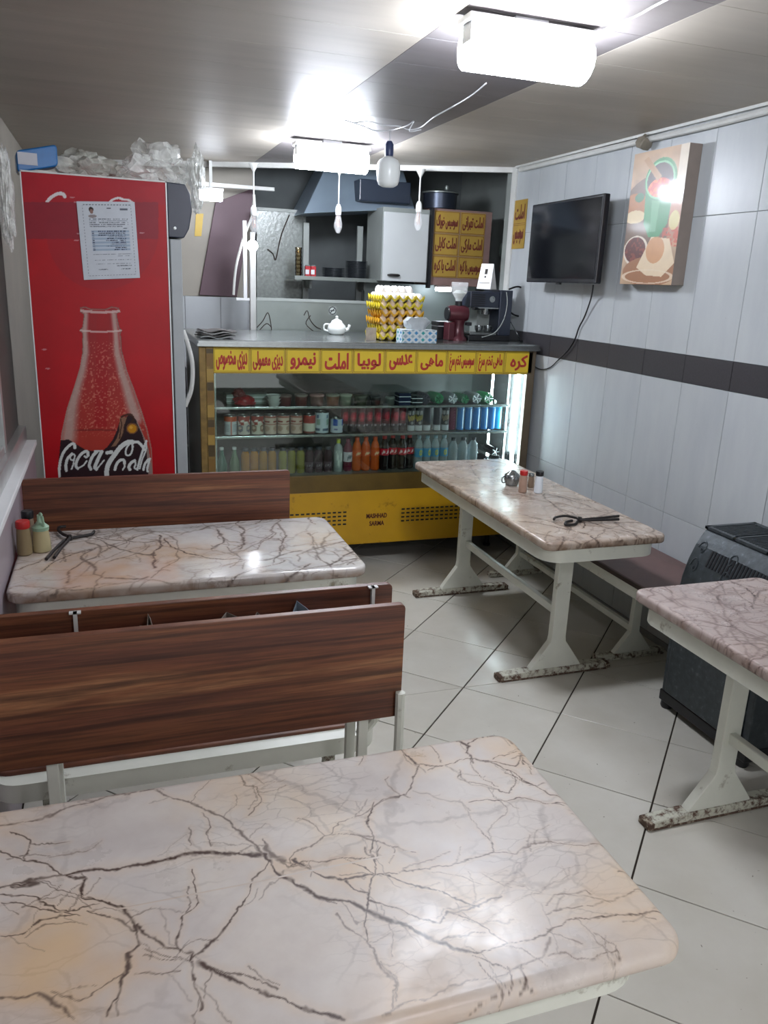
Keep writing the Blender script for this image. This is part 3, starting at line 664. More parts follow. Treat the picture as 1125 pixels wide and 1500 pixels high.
def part_leg(t, lx, ly, ztop, along, half=0.262, pw=0.034, th=0.017):
    bm = bm_new()
    # flat post that flares into the foot, drawn in the plane across the table
    poly = [(-0.125, 0.03), (0.125, 0.03), (0.118, 0.045), (pw+0.004, 0.155), (pw, 0.18), (pw, ztop+0.01), (-pw, ztop+0.01), (-pw, 0.18), (-pw-0.004, 0.155), (-0.118, 0.045)]
    if along == 'y': loft(bm, [[(lx+u, ly-th, v) for u, v in poly], [(lx+u, ly+th, v) for u, v in poly]])
    else: loft(bm, [[(lx-th, ly+u, v) for u, v in poly], [(lx+th, ly+u, v) for u, v in poly]])
    L = part('leg', bm, M['cream'], t, bevel=0.003)
    bm = bm_new()
    poly = [(-half, 0.0), (half, 0.0), (half+0.004, 0.012), (half-0.01, 0.030), (0.13, 0.036), (-0.13, 0.036), (-half+0.01, 0.030), (-half-0.004, 0.012)]
    if along == 'y': loft(bm, [[(lx+u, ly-0.024, v) for u, v in poly], [(lx+u, ly+0.024, v) for u, v in poly]])
    else: loft(bm, [[(lx-0.024, ly+u, v) for u, v in poly], [(lx+0.024, ly+u, v) for u, v in poly]])
    part('foot_bar', bm, M['cream_worn'], L, bevel=0.004)
    bm = bm_new()
    for s in (-1, 1):
        if along == 'y': bx(bm, lx+s*half-0.012, lx+s*half+0.012, ly-0.026, ly+0.026, 0.002, 0.026)
        else: bx(bm, lx-0.026, lx+0.026, ly+s*half-0.012, ly+s*half+0.012, 0.002, 0.026)
    bx(bm, *((lx-half, lx+half, ly-0.027, ly+0.027, 0, 0.008) if along == 'y' else (lx-0.027, lx+0.027, ly-half, ly+half, 0, 0.008)))
    part('rusty_foot_edge', bm, M['rust'], L, bevel=0.003)
    return L
table('large cream and brown veined marble table in the near foreground', -0.325, 0.757, 0.725, 1.315, M['marbleF'], [(-0.10, 1.02), (0.53, 1.02)], 'x', 0.045, veins=front_veins(), warmf=front_warm, res=0.0018, e=0.018, half=0.235, grime=0.6, ins=0.03)
wl = lambda cx, cy, rr, k: (lambda x, y: k*np.clip(1.2-np.hypot((x-cx), (y-cy))/rr, 0, 1)*(0.4+0.9*vnoise(x, y, 20, 13)))
table('pale grey veined marble table at the left wall before the red fridge', -0.322, 0.775, 2.335, 2.935, M['marbleL'], [(-0.09, 2.59), (0.54, 2.59)], 'x', 0.05, half=0.225,
      veins=branchy(random_veins(-0.32, 0.78, 2.33, 2.94, 41, 46, 0.5, 0.003), 3, 0.5), warmf=wl(-0.05, 2.5, 0.38, 0.9))  # warm stone at left; the paler right paints in the kitchen's reflection
table('long pinkish marble table standing before the yellow display counter', 1.495, 2.035, 2.43, 3.83, M['marbleR'], [(1.755, 2.70), (1.745, 3.66)], 'y', 0.035,
      veins=branchy(random_veins(1.49, 2.04, 2.43, 3.83, 55, 60, -0.3, 0.0032), 4, 0.5), warmf=wl(1.6, 2.6, 0.4, 0.2))
table('rose marble table at the right edge beside the dark gas heater', 1.535, 2.045, 0.62, 1.965, M['marbleR2'], [(1.775, 0.80), (1.775, 1.715)], 'y', 0.035,
      veins=branchy(random_veins(1.53, 2.05, 0.62, 1.97, 66, 80, 0.6, 0.002), 6, 0.7), warmf=None)

# ================================================================== BENCHES
def booth(label, xr, yb, facing, mat, ztop=0.897, xl=-0.325, zb=0.61, seatd=0.35, lin_=0.33):
    """facing +1: seat on the far side (+y) of the backrest"""
    t = thing('booth_bench', label, 'bench', ((xl+xr)/2, yb, 0)); ox = (xl+xr)/2
    bm = bm_new(); s = facing
    pts = rrect(xl-ox, xr-ox, zb, ztop, 0.012, 3); y0, y1 = (-0.009, 0.009)
    loft(bm, [[(u, y0, v) for u, v in pts], [(u, y1, v) for u, v in pts]])
    part('backrest', bm, mat, t, bevel=0.0015)
    bm = bm_new(); sy0, sy1 = sorted((s*0.06, s*(0.06+seatd)))
    slab(bm, xl-ox, xr-ox-0.03, sy0+0.05, sy1-0.03, 0.42, 0.442, 0.05, 0.006); part('seat', bm, mat, t, True)
    bm = bm_new(); loft(bm, [[(x, y, z) for x, y in rrect(xl-ox+0.005, xr-ox+0.01, sy0+0.006, sy1-0.006, 0.07, 6)] for z in (0.385, 0.434)]); part('seat_frame', bm, M['cream'], t, True)
    for fx in (xl-ox+0.165, 0.527-ox):
        bm = bm_new(); py = sorted((-s*0.010, -s*0.028)); bx(bm, fx-0.012, fx+0.012, py[0], py[1], 0.30, zb+0.2); part('back_post', bm, M['cream'], t, bevel=0.002)
    for fx in (xl-ox+lin_, xr-ox-lin_+0.025):
        bm = bm_new(); bx(bm, fx-0.016, fx+0.016, s*0.20-0.016, s*0.20+0.016, 0.03, 0.376)
        bx(bm, fx-0.02, fx+0.02, s*0.20-0.15, s*0.20+0.15, 0.0, 0.03); part('leg', bm, M['cream_worn'], t, bevel=0.003)
    bm = bm_new(); tube(bm, smoothpath([(xr-ox-0.006, s*0.018, ztop-0.22), (xr-ox-0.006, s*0.02, zb), (xr-ox-0.010, s*0.03, 0.52), (xr-ox-0.035, s*0.07, 0.445), (xr-ox-0.06, s*0.12, 0.40)], 6), 0.012, 8)
    part('bent_tube', bm, M['cream'], t, True)
    return t
bA = booth('walnut laminate booth bench right behind the foreground table', 0.612, 1.578, -1, M['walnut'])
bB = booth('walnut booth bench hidden back to back behind the near bench', 0.628, 1.715, 1, M['walnut'], ztop=0.893, lin_=0.12)
bC = booth('walnut booth bench with its backrest in front of the red fridge', 0.655, 3.03, -1, M['walnut2'], ztop=0.870, zb=0.60)
# brackets that join the two back-to-back rests, and the rubbish wedged in the gap
for x in (-0.10, 0.575):
    bm = bm_new(); bx(bm, x-0.004, x+0.004, -0.012, 0.0, -0.05, 0.0); bx(bm, x-0.012, x+0.012, -0.012, 0.004, -0.003, 0.0)
    o = part('bracket', bm, M['offwhite'], bB, label='white painted metal bracket'); o.location = (-(0.628-0.325)/2, -0.0095, 0.893)
random.seed(11)
def scrap(x, wd, c, lab):
    bm = bm_new(); n = 7
    top = [(x+wd*i/(n-1), 1.60+random.uniform(0, 0.10), 0.855+random.uniform(0, 0.02)) for i in range(n)]
    bot = [(p[0]+0.005, p[1]+0.012, 0.77) for p in top]
    a = [bm.verts.new(p) for p in top]; b = [bm.verts.new(p) for p in bot]
    for i in range(n-1): bm.faces.new((a[i], a[i+1], b[i+1], b[i]))
    o = part('litter', bm, plain('litter_'+lab.split()[0], c, 0.6), None); md = o.modifiers.new('s', 'SOLIDIFY'); md.thickness = 0.001
    tag(o, lab, 'litter')
scrap(0.20, 0.13, '#8b8076', 'crumpled brown paper scrap wedged between the two booth backrests')
scrap(0.37, 0.10, '#8a9aa6', 'bluish plastic scrap stuffed between the two booth backrests at right')
scrap(0.03, 0.03, '#9a8f84', 'small beige scrap between the two booth backrests at left')

# low wall bench under the tiles on the right
t = thing('wall_bench', 'low bench with brown vinyl seat along the tiled wall', 'bench', (2.19, 3.3, 0))
bm = bm_new(); slab(bm, -0.175, 0.20, -0.86, 0.80, 0.43, 0.45, 0.01, 0.005); part('seat', bm, M['seatbrown'], t, True)
bm = bm_new(); bx(bm, -0.179, -0.172, -0.862, 0.80, 0.428, 0.447); part('edge_band', bm, M['edgeband'], t)
bm = bm_new(); bx(bm, -0.16, 0.19, -0.85, 0.79, 0.37, 0.43); part('seat_frame', bm, M['cream'], t, bevel=0.003)
for ly in (-0.545, 0.545):
    bm = bm_new(); poly = [(-0.10, 0.03), (0.10, 0.03), (0.022, 0.13), (0.018, 0.372), (-0.018, 0.372), (-0.022, 0.13)]
    loft(bm, [[(u, ly-0.014, v) for u, v in poly], [(u, ly+0.014, v) for u, v in poly]]); L = part('leg', bm, M['cream'], t, bevel=0.002)
    bm = bm_new(); bx(bm, -0.19, 0.17, ly-0.02, ly+0.02, 0, 0.03); part('foot_bar', bm, M['cream_worn'], L, bevel=0.004)
bm = bm_new(); bx(bm, -0.012, 0.012, -0.53, 0.53, 0.12, 0.15); part('stretcher', bm, M['cream'], t, bevel=0.003)

# ================================================================== HEATER
hx0, hx1, hy0, hy1 = 2.04, 2.37, 1.88, 2.345
t = thing('gas_heater', 'dark grey gas room heater with slotted top against the tiled wall', 'heater', ((hx0+hx1)/2, (hy0+hy1)/2, 0)); ox, oy = (hx0+hx1)/2, (hy0+hy1)/2
bm = bm_new(); prof = [(hx0, 0.05), (hx1, 0.05), (hx1, 0.745), (hx0+0.095, 0.745), (hx0+0.085, 0.735), (hx0+0.055, 0.69), (hx0+0.03, 0.63), (hx0+0.012, 0.56), (hx0, 0.46), (hx0-0.004, 0.25)]
loft(bm, [[(u-ox, hy0-oy, v) for u, v in prof], [(u-ox, hy1-oy, v) for u, v in prof]]); body = part('body', bm, M['heater'], t, bevel=0.006)
bm = bm_new(); x0, x1 = hx0+0.09-ox, hx1-ox; y0, y1 = hy0-oy-0.004, hy1-oy+0.004
for a in ((x0, x0+0.018, y0, y1), (x1-0.02, x1, y0, y1), (x0, x1, y0, y0+0.02), (x0, x1, y1-0.02, y1), (x0, x1, -0.088, -0.074), (x0, x1, 0.074, 0.088)): bx(bm, *a, 0.745, 0.757)
part('top_frame', bm, M['heater'], t, bevel=0.002)
bm = bm_new(); bx(bm, x0+0.01, x1-0.01, y0+0.01, y1-0.01, 0.7452, 0.7462); part('slot_shadow_plate', bm, M['black'], t)
for k in range(30):
    y = y0+0.03+k*(y1-y0-0.06)/29
    if min(abs(y-0.081), abs(y+0.081)) < 0.012: continue
    bm = bm_new(); bx(bm, x0+0.02, x1-0.02, y-0.0028, y+0.0028, 0.7462, 0.755); part('grille_bar', bm, M['heater'], t)
for k in range(20):                          # slits in the bulging front
    y = hy1-oy-0.10-k*0.016
    bm = bm_new(); vs = [(hx0+0.055-ox-0.003, 0.69), (hx0+0.030-ox-0.003, 0.63), (hx0+0.034-ox+0.003, 0.63), (hx0+0.060-ox+0.003, 0.69)]
    loft(bm, [[(u, y-0.0035, v) for u, v in vs], [(u, y+0.0035, v) for u, v in vs]]); part('front_louvre', bm, M['black'], t)
def onfront(y, k):                           # a point on the sloping front, k from 0 (bottom of the bulge) to 1
    u0, v0, u1, v1 = hx0+0.012, 0.56, hx0+0.085, 0.735
    pr = [(hx0+0.012, 0.56), (hx0+0.03, 0.63), (hx0+0.055, 0.69), (hx0+0.085, 0.735)]; f = k*3; i_ = min(int(f), 2); f -= i_
    return (pr[i_][0]*(1-f)+pr[i_+1][0]*f-ox-0.001, y, pr[i_][1]*(1-f)+pr[i_+1][1]*f)
for cy, sgn in ((hy1-oy-0.045, 1), (hy1-oy-0.20, -1), (hy0-oy+0.06, -1)):
    for kk in (0.25, 0.62):
        pts = [onfront(cy+sgn*0.022*(1-a/9)*math.cos(a*0.8), kk+0.20*(1-a/9)*math.sin(a*0.8)) for a in range(9)]
        bm = bm_new(); tube(bm, smoothpath(pts, 3), 0.0035, 6); part('embossed_scroll', bm, M['heater'], t, True)
bm = bm_new(); bx(bm, hx0-ox-0.012, hx0-ox-0.002, hy0-oy+0.03, hy1-oy-0.03, 0.08, 0.42); part('lower_panel', bm, M['heater'], t, bevel=0.004)
bm = bm_new(); bx(bm, hx0-ox-0.006, hx1-ox, hy0-oy-0.006, hy1-oy+0.004, 0.03, 0.075); part('plinth', bm, M['black'], t, bevel=0.004)
for fx in (hx0-ox+0.02, hx1-ox-0.04):
    for fy2 in (hy0-oy+0.03, hy1-oy-0.02):
        bm = bm_new(); lathe(bm, [(0.022, 0), (0.026, 0.01), (0.024, 0.035)], 12, (fx, fy2, 0)); part('foot', bm, M['black'], t, True)

# ================================================================== DISPLAY COUNTER
Y0, Y1, X0, X1 = 4.20, 5.00, 0.44, 2.365
t = thing('display_counter', 'long yellow refrigerated display counter with glass front and red menu words', 'counter', ((X0+X1)/2, 4.6, 0))
OX, OY = (X0+X1)/2, 4.6
def cb(name, b, mat, parent=None, bevel=0.0, label=None):
    x0, x1, y0, y1, z0, z1 = b
    o = box(name, (x0-OX, x1-OX, y0-OY, y1-OY, z0, z1), mat, parent or t, bevel)
    if label: o['label'] = label
    return o
cb('lower_panel', (X0, X1, Y0+0.004, Y0+0.03, 0.125, 0.45), M['yellow'], bevel=0.004, label='yellow enamelled front panel')
cb('side_panel', (X0, X0+0.02, Y0+0.03, Y1, 0.125, 1.25), M['dull_steel']); cb('side_panel', (X1-0.02, X1, Y0+0.03, Y1, 0.125, 1.25), M['steel'])
cb('back_panel', (X0+0.02, X1-0.02, Y1-0.02, Y1, 0.125, 1.25), plain('dark_case_liner', '#4b524f', 0.4, 0.2, 0.2, 4))
cb('base', (X0+0.05, X1-0.05, Y0+0.12, Y1-0.05, 0.09, 0.125), M['black'])
for fx in (X0+0.12, X1-0.12):
    for fy_ in (Y0+0.18, Y1-0.1):
        bm = bm_new(); lathe(bm, [(0.025, 0), (0.025, 0.01), (0.014, 0.02), (0.014, 0.091)], 10, (fx-OX, fy_-OY, 0)); part('foot', bm, M['black'], t, True)
cb('lower_band', (X0+0.055, X1-0.04, Y0+0.001, Y0+0.03, 0.45, 0.548), M['golddark'], bevel=0.002, label='dull olive gold band')
cb('deck', (X0+0.02, X1-0.02, Y0+0.01, Y1-0.02, 0.528, 0.540), M['dull_steel'])
cb('corner_post', (X0-0.008, X0+0.026, Y0-0.006, Y0+0.03, 0.125, 1.25), M['gold'], bevel=0.003)
po = cb('corner_post', (X0+0.026, X0+0.066, Y0-0.004, Y0+0.03, 0.45, 1.25), M['gold'], bevel=0.002)
z = 0.47; random.seed(4)
pat = [plain('amber_patch', '#7a5a22', 0.4), plain('brown_patch', '#4a3a1a', 0.4), plain('ochre_patch', '#a4853e', 0.4)]
k = 0
while z < 1.22:
    h = random.uniform(0.03, 0.07); cb('pattern_patch', (X0+0.029, X0+0.063, Y0-0.0055, Y0-0.003, z, min(z+h, 1.24)), pat[k % 3], po); z += h+random.uniform(0.0, 0.015); k += 1
cb('corner_post', (X1-0.038, X1+0.012, Y0-0.006, Y0+0.03, 0.45, 1.25), plain('brown_post', '#6e6250', 0.4, 0.3), bevel=0.003)
cb('worktop', (X0-0.018, X1+0.018, Y0-0.03, Y1+0.05, 1.252, 1.288), M['steel'], bevel=0.006)
cb('worktop_lip', (X0-0.018, X1+0.018, Y0-0.036, Y0-0.028, 1.256, 1.270), M['steel'])
cb('front_glass', (X0+0.066, X1-0.038, Y0+0.004, Y0+0.008, 0.548, 1.118), M['glass'])
cb('sign_backing', (X0+0.06, X1-0.004, Y0-0.002, Y0+0.012, 1.116, 1.250), M['menuyd'])
# shelves
for zz, nm in ((0.918, 'shelf'), (0.758, 'shelf')):
    s_ = cb(nm, (X0+0.03, X1-0.09, Y0+0.09, Y1-0.12, zz, zz+0.005), glass('shelf_glass_%d' % int(zz*1000), '#d9e4de', 0.05, clear=True))
    cb('shelf_rail', (X0+0.03, X1-0.09, Y0+0.078, Y0+0.09, zz-0.006, zz+0.008), M['steel'], s_, 0.002)
for fx in (X0+0.075, X1-0.10):
    cb('shelf_upright', (fx, fx+0.012, Y0+0.10, Y0+0.112, 0.54, 1.24), M['steel'])
# lit tube standing inside the right end, and the bright liner beside it
bm = bm_new(); tube(bm, [(X1-0.062-OX, Y0+0.05-OY, 0.56), (X1-0.062-OX, Y0+0.05-OY, 1.235)], 0.011, 10); part('light_tube', bm, M['casetube'], t, True, label='glowing white vertical tube')
bm = bm_new(); tube(bm, [(X1-0.105-OX, Y0+0.30-OY, 0.56), (X1-0.105-OX, Y0+0.30-OY, 1.235)], 0.007, 8); part('light_tube', bm, M['casetube'], t, True, label='glowing white vertical tube')
bm = bm_new(); tube(bm, smoothpath([(X1-0.09-OX, Y0+0.06-OY, 0.80), (X1-0.075-OX, Y0+0.05-OY, 0.76), (X1-0.07-OX, Y0+0.045-OY, 0.70), (X1-0.07-OX, Y0+0.045-OY, 0.60)], 5), 0.004, 6); part('lamp_cable', bm, M['wire'], t, True)
# menu words above the glass
cells = [312, 366, 418, 469, 516.5, 563.5, 609.6, 654.4, 697, 738.5, 780]
words = ['دیزی مخصوص', 'دیزی معمولی', 'نیمرو', 'املت', 'لوبیا', 'عدسی', 'ماهی', 'سوسیس تخم مرغ', 'ماهی تخم مرغ', 'کره']
xs = [at(c, 530, Y0).x for c in cells]
for a, b, wd in zip(xs, xs[1:], words):
    cx = (a+b)/2; hw = (b-a)/2-0.003
    fr = cb('menu_panel', (cx-hw, cx+hw, Y0-0.006, Y0-0.001, 1.122, 1.246), M['menuy'], bevel=0.001)
    for bb in ((cx-hw+0.004, cx+hw-0.004, 1.1265, 1.1280), (cx-hw+0.004, cx+hw-0.004, 1.2395, 1.241), (cx-hw+0.004, cx-hw+0.0055, 1.1265, 1.241), (cx+hw-0.0055, cx+hw-0.004, 1.1265, 1.241)):
        cb('printed_border', (bb[0], bb[1], Y0-0.0066, Y0-0.0058, bb[2], bb[3]), M['ink'], fr)
    long_ = ' ' in wd
    lettering(wd, hw*2*(0.86 if long_ else 0.74 if wd != 'کره' else 0.6), 0.098 if long_ else 0.088, M['menured'], fr, fy(cx-OX, Y0-0.0062-OY, 1.183), bold=0.014 if long_ else 0.026)
# maker's words and the vent slots on the yellow panel
lp = [o for o in KIDS(t) if o.name.startswith('lower_panel')][0]
for s_, px, py, ww in (('MASHHAD', 552, 755.5, 0.125), ('SARMA', 552, 766.5, 0.09)):
    c = at(px, py, Y0); lettering(s_, ww, 0.028, plain('brown_lettering', '#5a2016', 0.5), lp, fy(c.x-OX, Y0-OY+0.0035, c.z), 0.03, fa=False)
bm = bm_new()
for px0, px1, pyc in ((588, 742, 757), (425, 514, 762)):
    a = at(px0, pyc, Y0); b = at(px1, pyc, Y0); n = int((b.x-a.x)/0.031)
    for i in range(n):
        for j in range(4):
            x = a.x+i*0.031-OX; zc = 0.285+0.036-j*0.024
            bx(bm, x, x+0.020, Y0+0.0025-OY, Y0+0.006-OY, zc, zc+0.009)
o = part('vent_slots', bm, M['black'], t); o['kind'] = 'stuff'

# ------------------------------------------------------------------ goods behind the glass
def cyl_print(name, r, h, colfn, parent, mat='print', z0=0.0, nu=32, nv=24, prof=None):
    def pos(u, v):
        a = 2*math.pi*u+math.pi/2; rr = r if prof is None else prof(v)*r
        return np.stack([-rr*np.cos(a)*-1, rr*np.sin(a), z0+v*h], 1)
    return print_grid(name, nu, nv, pos, lambda u, v, P: colfn(u, v), M[mat], parent)
def base(col, u): return np.tile(np.array([int(col[i:i+2], 16)/255 for i in (1, 3, 5)]), (len(u), 1))
def can(label, r, h, colfn, group, nu=32, nv=24, name='drink_can', cat='can'):
    t = thing(name, label, cat, group=group)
    bm = bm_new(); lathe(bm, [(r*0.86, 0), (r*0.97, 0.003), (r*0.97, h-0.004), (r*0.9, h-0.001), (r*0.88, h-0.001)], 20); part('inner_shell', bm, M['steel'], t, True) if False else bm.free()
    cyl_print('body', r, h-0.008, colfn, t, 'print', 0.004, nu, nv)
    bm = bm_new(); lathe(bm, [(r*0.85, h-0.007), (r*1.0, h-0.006), (r*1.0, h-0.004), (r*0.93, h), (r*0.90, h), (r*0.88, h-0.004)], 20); part('lid', bm, M['steel'], t, True)
    bm = bm_new(); lathe(bm, [(r*0.88, 0), (r*0.95, 0), (r*1.0, 0.0045), (r*0.8, 0.005)], 20); part('bottom_rim', bm, M['steel'], t, True)
    return t
def tin_col(top, bot, mid, style):
    def f(u, v):
        c = base(bot, u); fx = (u*4) % 1
        if style == 0: c = put(c, v > 0.72, top); c = put(c, (v > 0.2) & (v < 0.66) & (fx > 0.15) & (fx < 0.85) & (np.sin(v*70) > 0.2), '#9aa4b0'); c = put(c, (fx < 0.1), top)
        if style == 1: c = put(c, v > 0.62+0.12*np.sin(fx*6.28), top); c = put(c, (np.abs(v-0.72-0.1*(fx-0.5)) < 0.05) & (np.sin(fx*60) > -0.2), '#ece4dc'); c = put(c, ell(fx, v, 0.5, 0.32, 0.36, 0.2) < 1, mid); c = put(c, ell(fx, v, 0.45, 0.36, 0.2, 0.10) < 1, '#cdb8a4')
        if style == 2: c = put(c, v > 0.88, top); c = put(c, (np.abs(v-0.70) < 0.05) & (fx > 0.2) & (fx < 0.8), '#8a2a24'); c = put(c, (np.abs(v-0.56) < 0.02), '#a0564a'); c = put(c, ell(fx, v, 0.5, 0.3, 0.3, 0.16) < 1, mid)
        if style == 3: c = put(c, v > 0.55, top); c = put(c, (v > 0.55) & (np.sin(fx*50)*np.sin(v*60) > 0.45), '#e6ded6'); c = put(c, (v < 0.12), '#7a3028')
        if style == 4: c = put(c, (np.abs(v-0.82) < 0.07) & (np.sin(fx*40) > 0), '#4a6a86'); c = put(c, (np.abs(v-0.55) < 0.14) & (fx > 0.25) & (fx < 0.7), '#86a394'); c = put(c, (np.abs(v-0.15) < 0.06) & (np.sin(fx*55) > -0.3), '#42566e')
        if style == 5: c = put(c, v > 0.52, '#2351a8'); c = put(c, (v > 0.52) & (fx < 0.38), '#a9b8c4'); c = put(c, (np.abs(v-0.25) < 0.08) & (np.sin(fx*45) > 0), '#6a6f92')
        return c
    return f
Z1, Z2, Z3 = 0.767, 0.923, 0.540      # lower shelf, upper shelf, deck
specs = [(337.5, '#c2542c', '#d6dade', '#b0a090', 0, 'tin with an orange and white label, first tin at left on the middle shelf'),
         (357, '#a8443a', '#cfc6bc', '#7a7684', 1, 'tin with red wave label and dish picture, second from left on middle shelf'),
         (377, '#9c342a', '#cfc9b8', '#8a6a58', 1, 'tin with darker red wave label, third from left on middle shelf'),
         (396, '#a0584c', '#cdb6a6', '#b59684', 2, 'pinkish cream tin with red script, fourth from left on middle shelf'),
         (415, '#a0584c', '#d6c0ae', '#b59684', 2, 'pinkish cream tin with red script, fifth from left on middle shelf'),
         (434, '#a0584c', '#cdb2a4', '#b59684', 2, 'pinkish cream tin with red script, sixth from left on middle shelf'),
         (453, '#9a2c22', '#cfcabc', '#8a6a58', 3, 'tin with red upper half and cream lower half left of the tall white tin')]
YS = 4.33
for px, a, b, c_, st, lab in specs:
    p = at(px, 625, YS); o = can(lab, 0.0345, 0.108, tin_col(a, b, c_, st), 'tins on the middle shelf', name='food_tin', cat='tin'); o.location = (p.x, YS, Z1)
o = can('tall white tin with blue and green print on the middle shelf', 0.039, 0.122, tin_col('#4a6a86', '#c3d0d8', '#86a394', 4), 'tins on the middle shelf', name='food_tin', cat='tin'); o.location = (at(471.5, 625, YS).x, YS+0.005, Z1)
o = can('short blue and white tin between the tall white tin and red cans', 0.036, 0.085, tin_col('#4a6a86', '#b9c1cc', '#86a394', 5), 'tins on the middle shelf', name='food_tin', cat='tin'); o.location = (at(493, 625, YS).x, YS, Z1)
def red_can(u, v):
    c = base('#571a28', u); fx = (u*3) % 1
    c = put(c, ell(fx, v, 0.5, 0.62, 0.4, 0.2) < 1, '#9c1f34'); c = put(c, v < 0.33, '#2c2830'); c = put(c, (np.abs(v-0.27) < 0.035) & (np.sin(fx*60) > 0), '#a79aa2'); c = put(c, ell(fx, v, 0.5, 0.62, 0.17, 0.1) < 1, '#c33246'); return c
def black_can(kind):
    def f(u, v):
        c = base('#24262c', u); fx = (u*3) % 1
        c = put(c, v < 0.24, '#b9bdc2')
        if kind: c = put(c, (np.abs(v-0.78) < 0.08) & (np.sin(fx*40) > 0.1), '#c9c9c9'); c = put(c, (np.abs(v-0.55-0.12*(fx-.5)) < 0.10) & (np.sin(fx*33+v*25) > -0.1), '#b8a62c' if kind == 1 else '#9a8a6a'); c = put(c, ell(fx, v, 0.45, 0.33, 0.16, 0.07) < 1, '#8a8d8a')
        return c
    return f
def blue_can(cc='#2878bc'):
    def f(u, v):
        c = base(cc, u); fx = (u*3) % 1
        c = put(c, (np.abs(fx-0.72) < 0.10) & (np.sin(v*75) > -0.35) & (v > 0.08) & (v < 0.9), '#d6ecf6'); c = put(c, v > 0.95, '#8fc3e2'); return c
    return f
def maroon_can(u, v):
    c = base('#6a2440', u); fx = (u*3) % 1; return put(c, (np.abs(fx-0.6) < 0.08) & (np.sin(v*50) > 0), '#b76a8a')
rc = can('x', 0.0225, 0.146, red_can, 'red and black drink cans')
RX = [507, 517.5, 529, 541, 553, 566, 578, 589.5]
for i, px in enumerate(RX):
    p = at(px, 625, YS); lab = ORD[i+1]+' from the left of the eight dark red slim cans on middle shelf'
    if i == 0: rc.location = (p.x, YS+0.03, Z1); rc['label'] = lab
    else: dup(rc, (p.x, YS+(0.012 if i % 2 else 0), Z1), random.uniform(-.15, .15), lab)
bc = {k: can('x', 0.0225, 0.146, black_can(k), 'black drink cans') for k in (1, 0, 2)}
for i, (px, k, lab) in enumerate(((602, 1, 'black slim can with yellow script, leftmost of the black cans'), (613, 1, 'black slim can with yellow script, second of the black cans'),
                                  (625, 0, 'plain black slim can with silver base, left one of two'), (639.5, 0, 'plain black slim can with silver base, right one of two'),
                                  (651.5, 2, 'black slim can with faded script beside the maroon can'))):
    p = at(px, 625, YS)
    if i in (0, 2, 4): bc[k].location = (p.x, YS, Z1); bc[k]['label'] = lab
    else: dup(bc[k], (p.x, YS, Z1), 0.1, lab)
o = can('single maroon slim can between the black cans and the blue cans', 0.0225, 0.146, maroon_can, 'maroon can'); o.location = (at(662.5, 625, YS).x, YS+0.01, Z1); del o['group']
bl = can('x', 0.0225, 0.148, blue_can(), 'blue drink cans')
for i, px in enumerate((673.5, 685, 696.5, 708, 719)):
    p = at(px, 622, YS); lab = ORD[i+1]+' from the left of the five blue slim cans on middle shelf'
    if i == 0: bl.location = (p.x, YS, Z1); bl['label'] = lab
    else: dup(bl, (p.x, YS, Z1), 0.08*(i-2), lab)
o = can('bright cyan slim can at the right end of the middle shelf', 0.022, 0.148, blue_can('#34b4e0'), 'x'); o.location = (at(729.5, 622, YS).x, YS+0.01, Z1); del o['group']

LQ = {}
def liquid(c, rough=0.12):
    if c not in LQ: LQ[c] = plain('liquid_'+c.strip('#'), c, rough, var=0.12, scale=20, spec=0.3)
    return LQ[c]
M['pet'] = glass('clear_bottle_plastic', '#dfe9ee', 0.08, 0.35, 0.8); M['petg'] = glass('green_bottle_plastic', '#5fbf86', 0.08, 0.55, 0.8)
PROF = {'pet': [(0.0, 0), (0.8, 0.0), (1.0, 0.03), (1.0, 0.22), (0.95, 0.34), (1.0, 0.46), (1.0, 0.64), (0.90, 0.74), (0.66, 0.83), (0.44, 0.89), (0.42, 0.92)],
        'juice': [(0.0, 0), (0.9, 0.0), (1.0, 0.03), (1.0, 0.72), (0.92, 0.80), (0.70, 0.86), (0.62, 0.88), (0.62, 0.90)],
        'narrow': [(0.0, 0), (0.9, 0), (1.0, 0.03), (1.0, 0.40), (0.85, 0.52), (0.50, 0.72), (0.36, 0.84), (0.34, 0.92)],
        'flask': [(0.0, 0), (0.9, 0), (1.0, 0.03), (1.0, 0.70), (0.88, 0.78), (0.45, 0.84), (0.42, 0.88)]}
def bottle(label, kind, r, h, body, cap, labelcol=None, lz=(0.46, 0.60), group=None, printfn=None):
    t = thing('drink_bottle', label, 'bottle', group=group); P = PROF[kind]
    bm = bm_new(); lathe(bm, [(max(a*r, 0.0005), b*h) for a, b in P], 16); part('body', bm, body, t, True)
    ctop = P[-1][1]; cr = max(P[-1][0]*r*1.15, 0.010)
    bm = bm_new(); lathe(bm, [(cr, ctop*h-0.002), (cr, h-0.002), (cr*0.9, h)], 14); part('cap', bm, cap, t, True)
    if labelcol is not None or printfn is not None:
        fn = printfn or (lambda u, v: base(labelcol, u))
        cyl_print('label', r*1.015, (lz[1]-lz[0])*h, fn, t, 'print', lz[0]*h, 28, 10)
    return t
def script_band(bg, fg, k=38, thick=0.22):
    def f(u, v):
        c = base(bg, u); fx = (u*3) % 1; return put(c, (np.abs(v-0.5-0.12*np.sin(fx*k)) < thick) & (np.sin(fx*k*1.7+v*4) > -0.1) & (fx > 0.15) & (fx < 0.85), fg)
    return f
YB = 4.33
def row(pxs, proto, labfn, z=Z3, y=YB, jit=0.0):
    for i, px in enumerate(pxs):
        p = at(px, 680, y); yy = y+(jit if i % 2 else 0)
        if i == 0: proto.location = (p.x, yy, z); proto['label'] = labfn(i)
        else: dup(proto, (p.x, yy, z), random.uniform(-.2, .2), labfn(i))
white_cap = plain('white_cap', '#dfe4e4', 0.4)
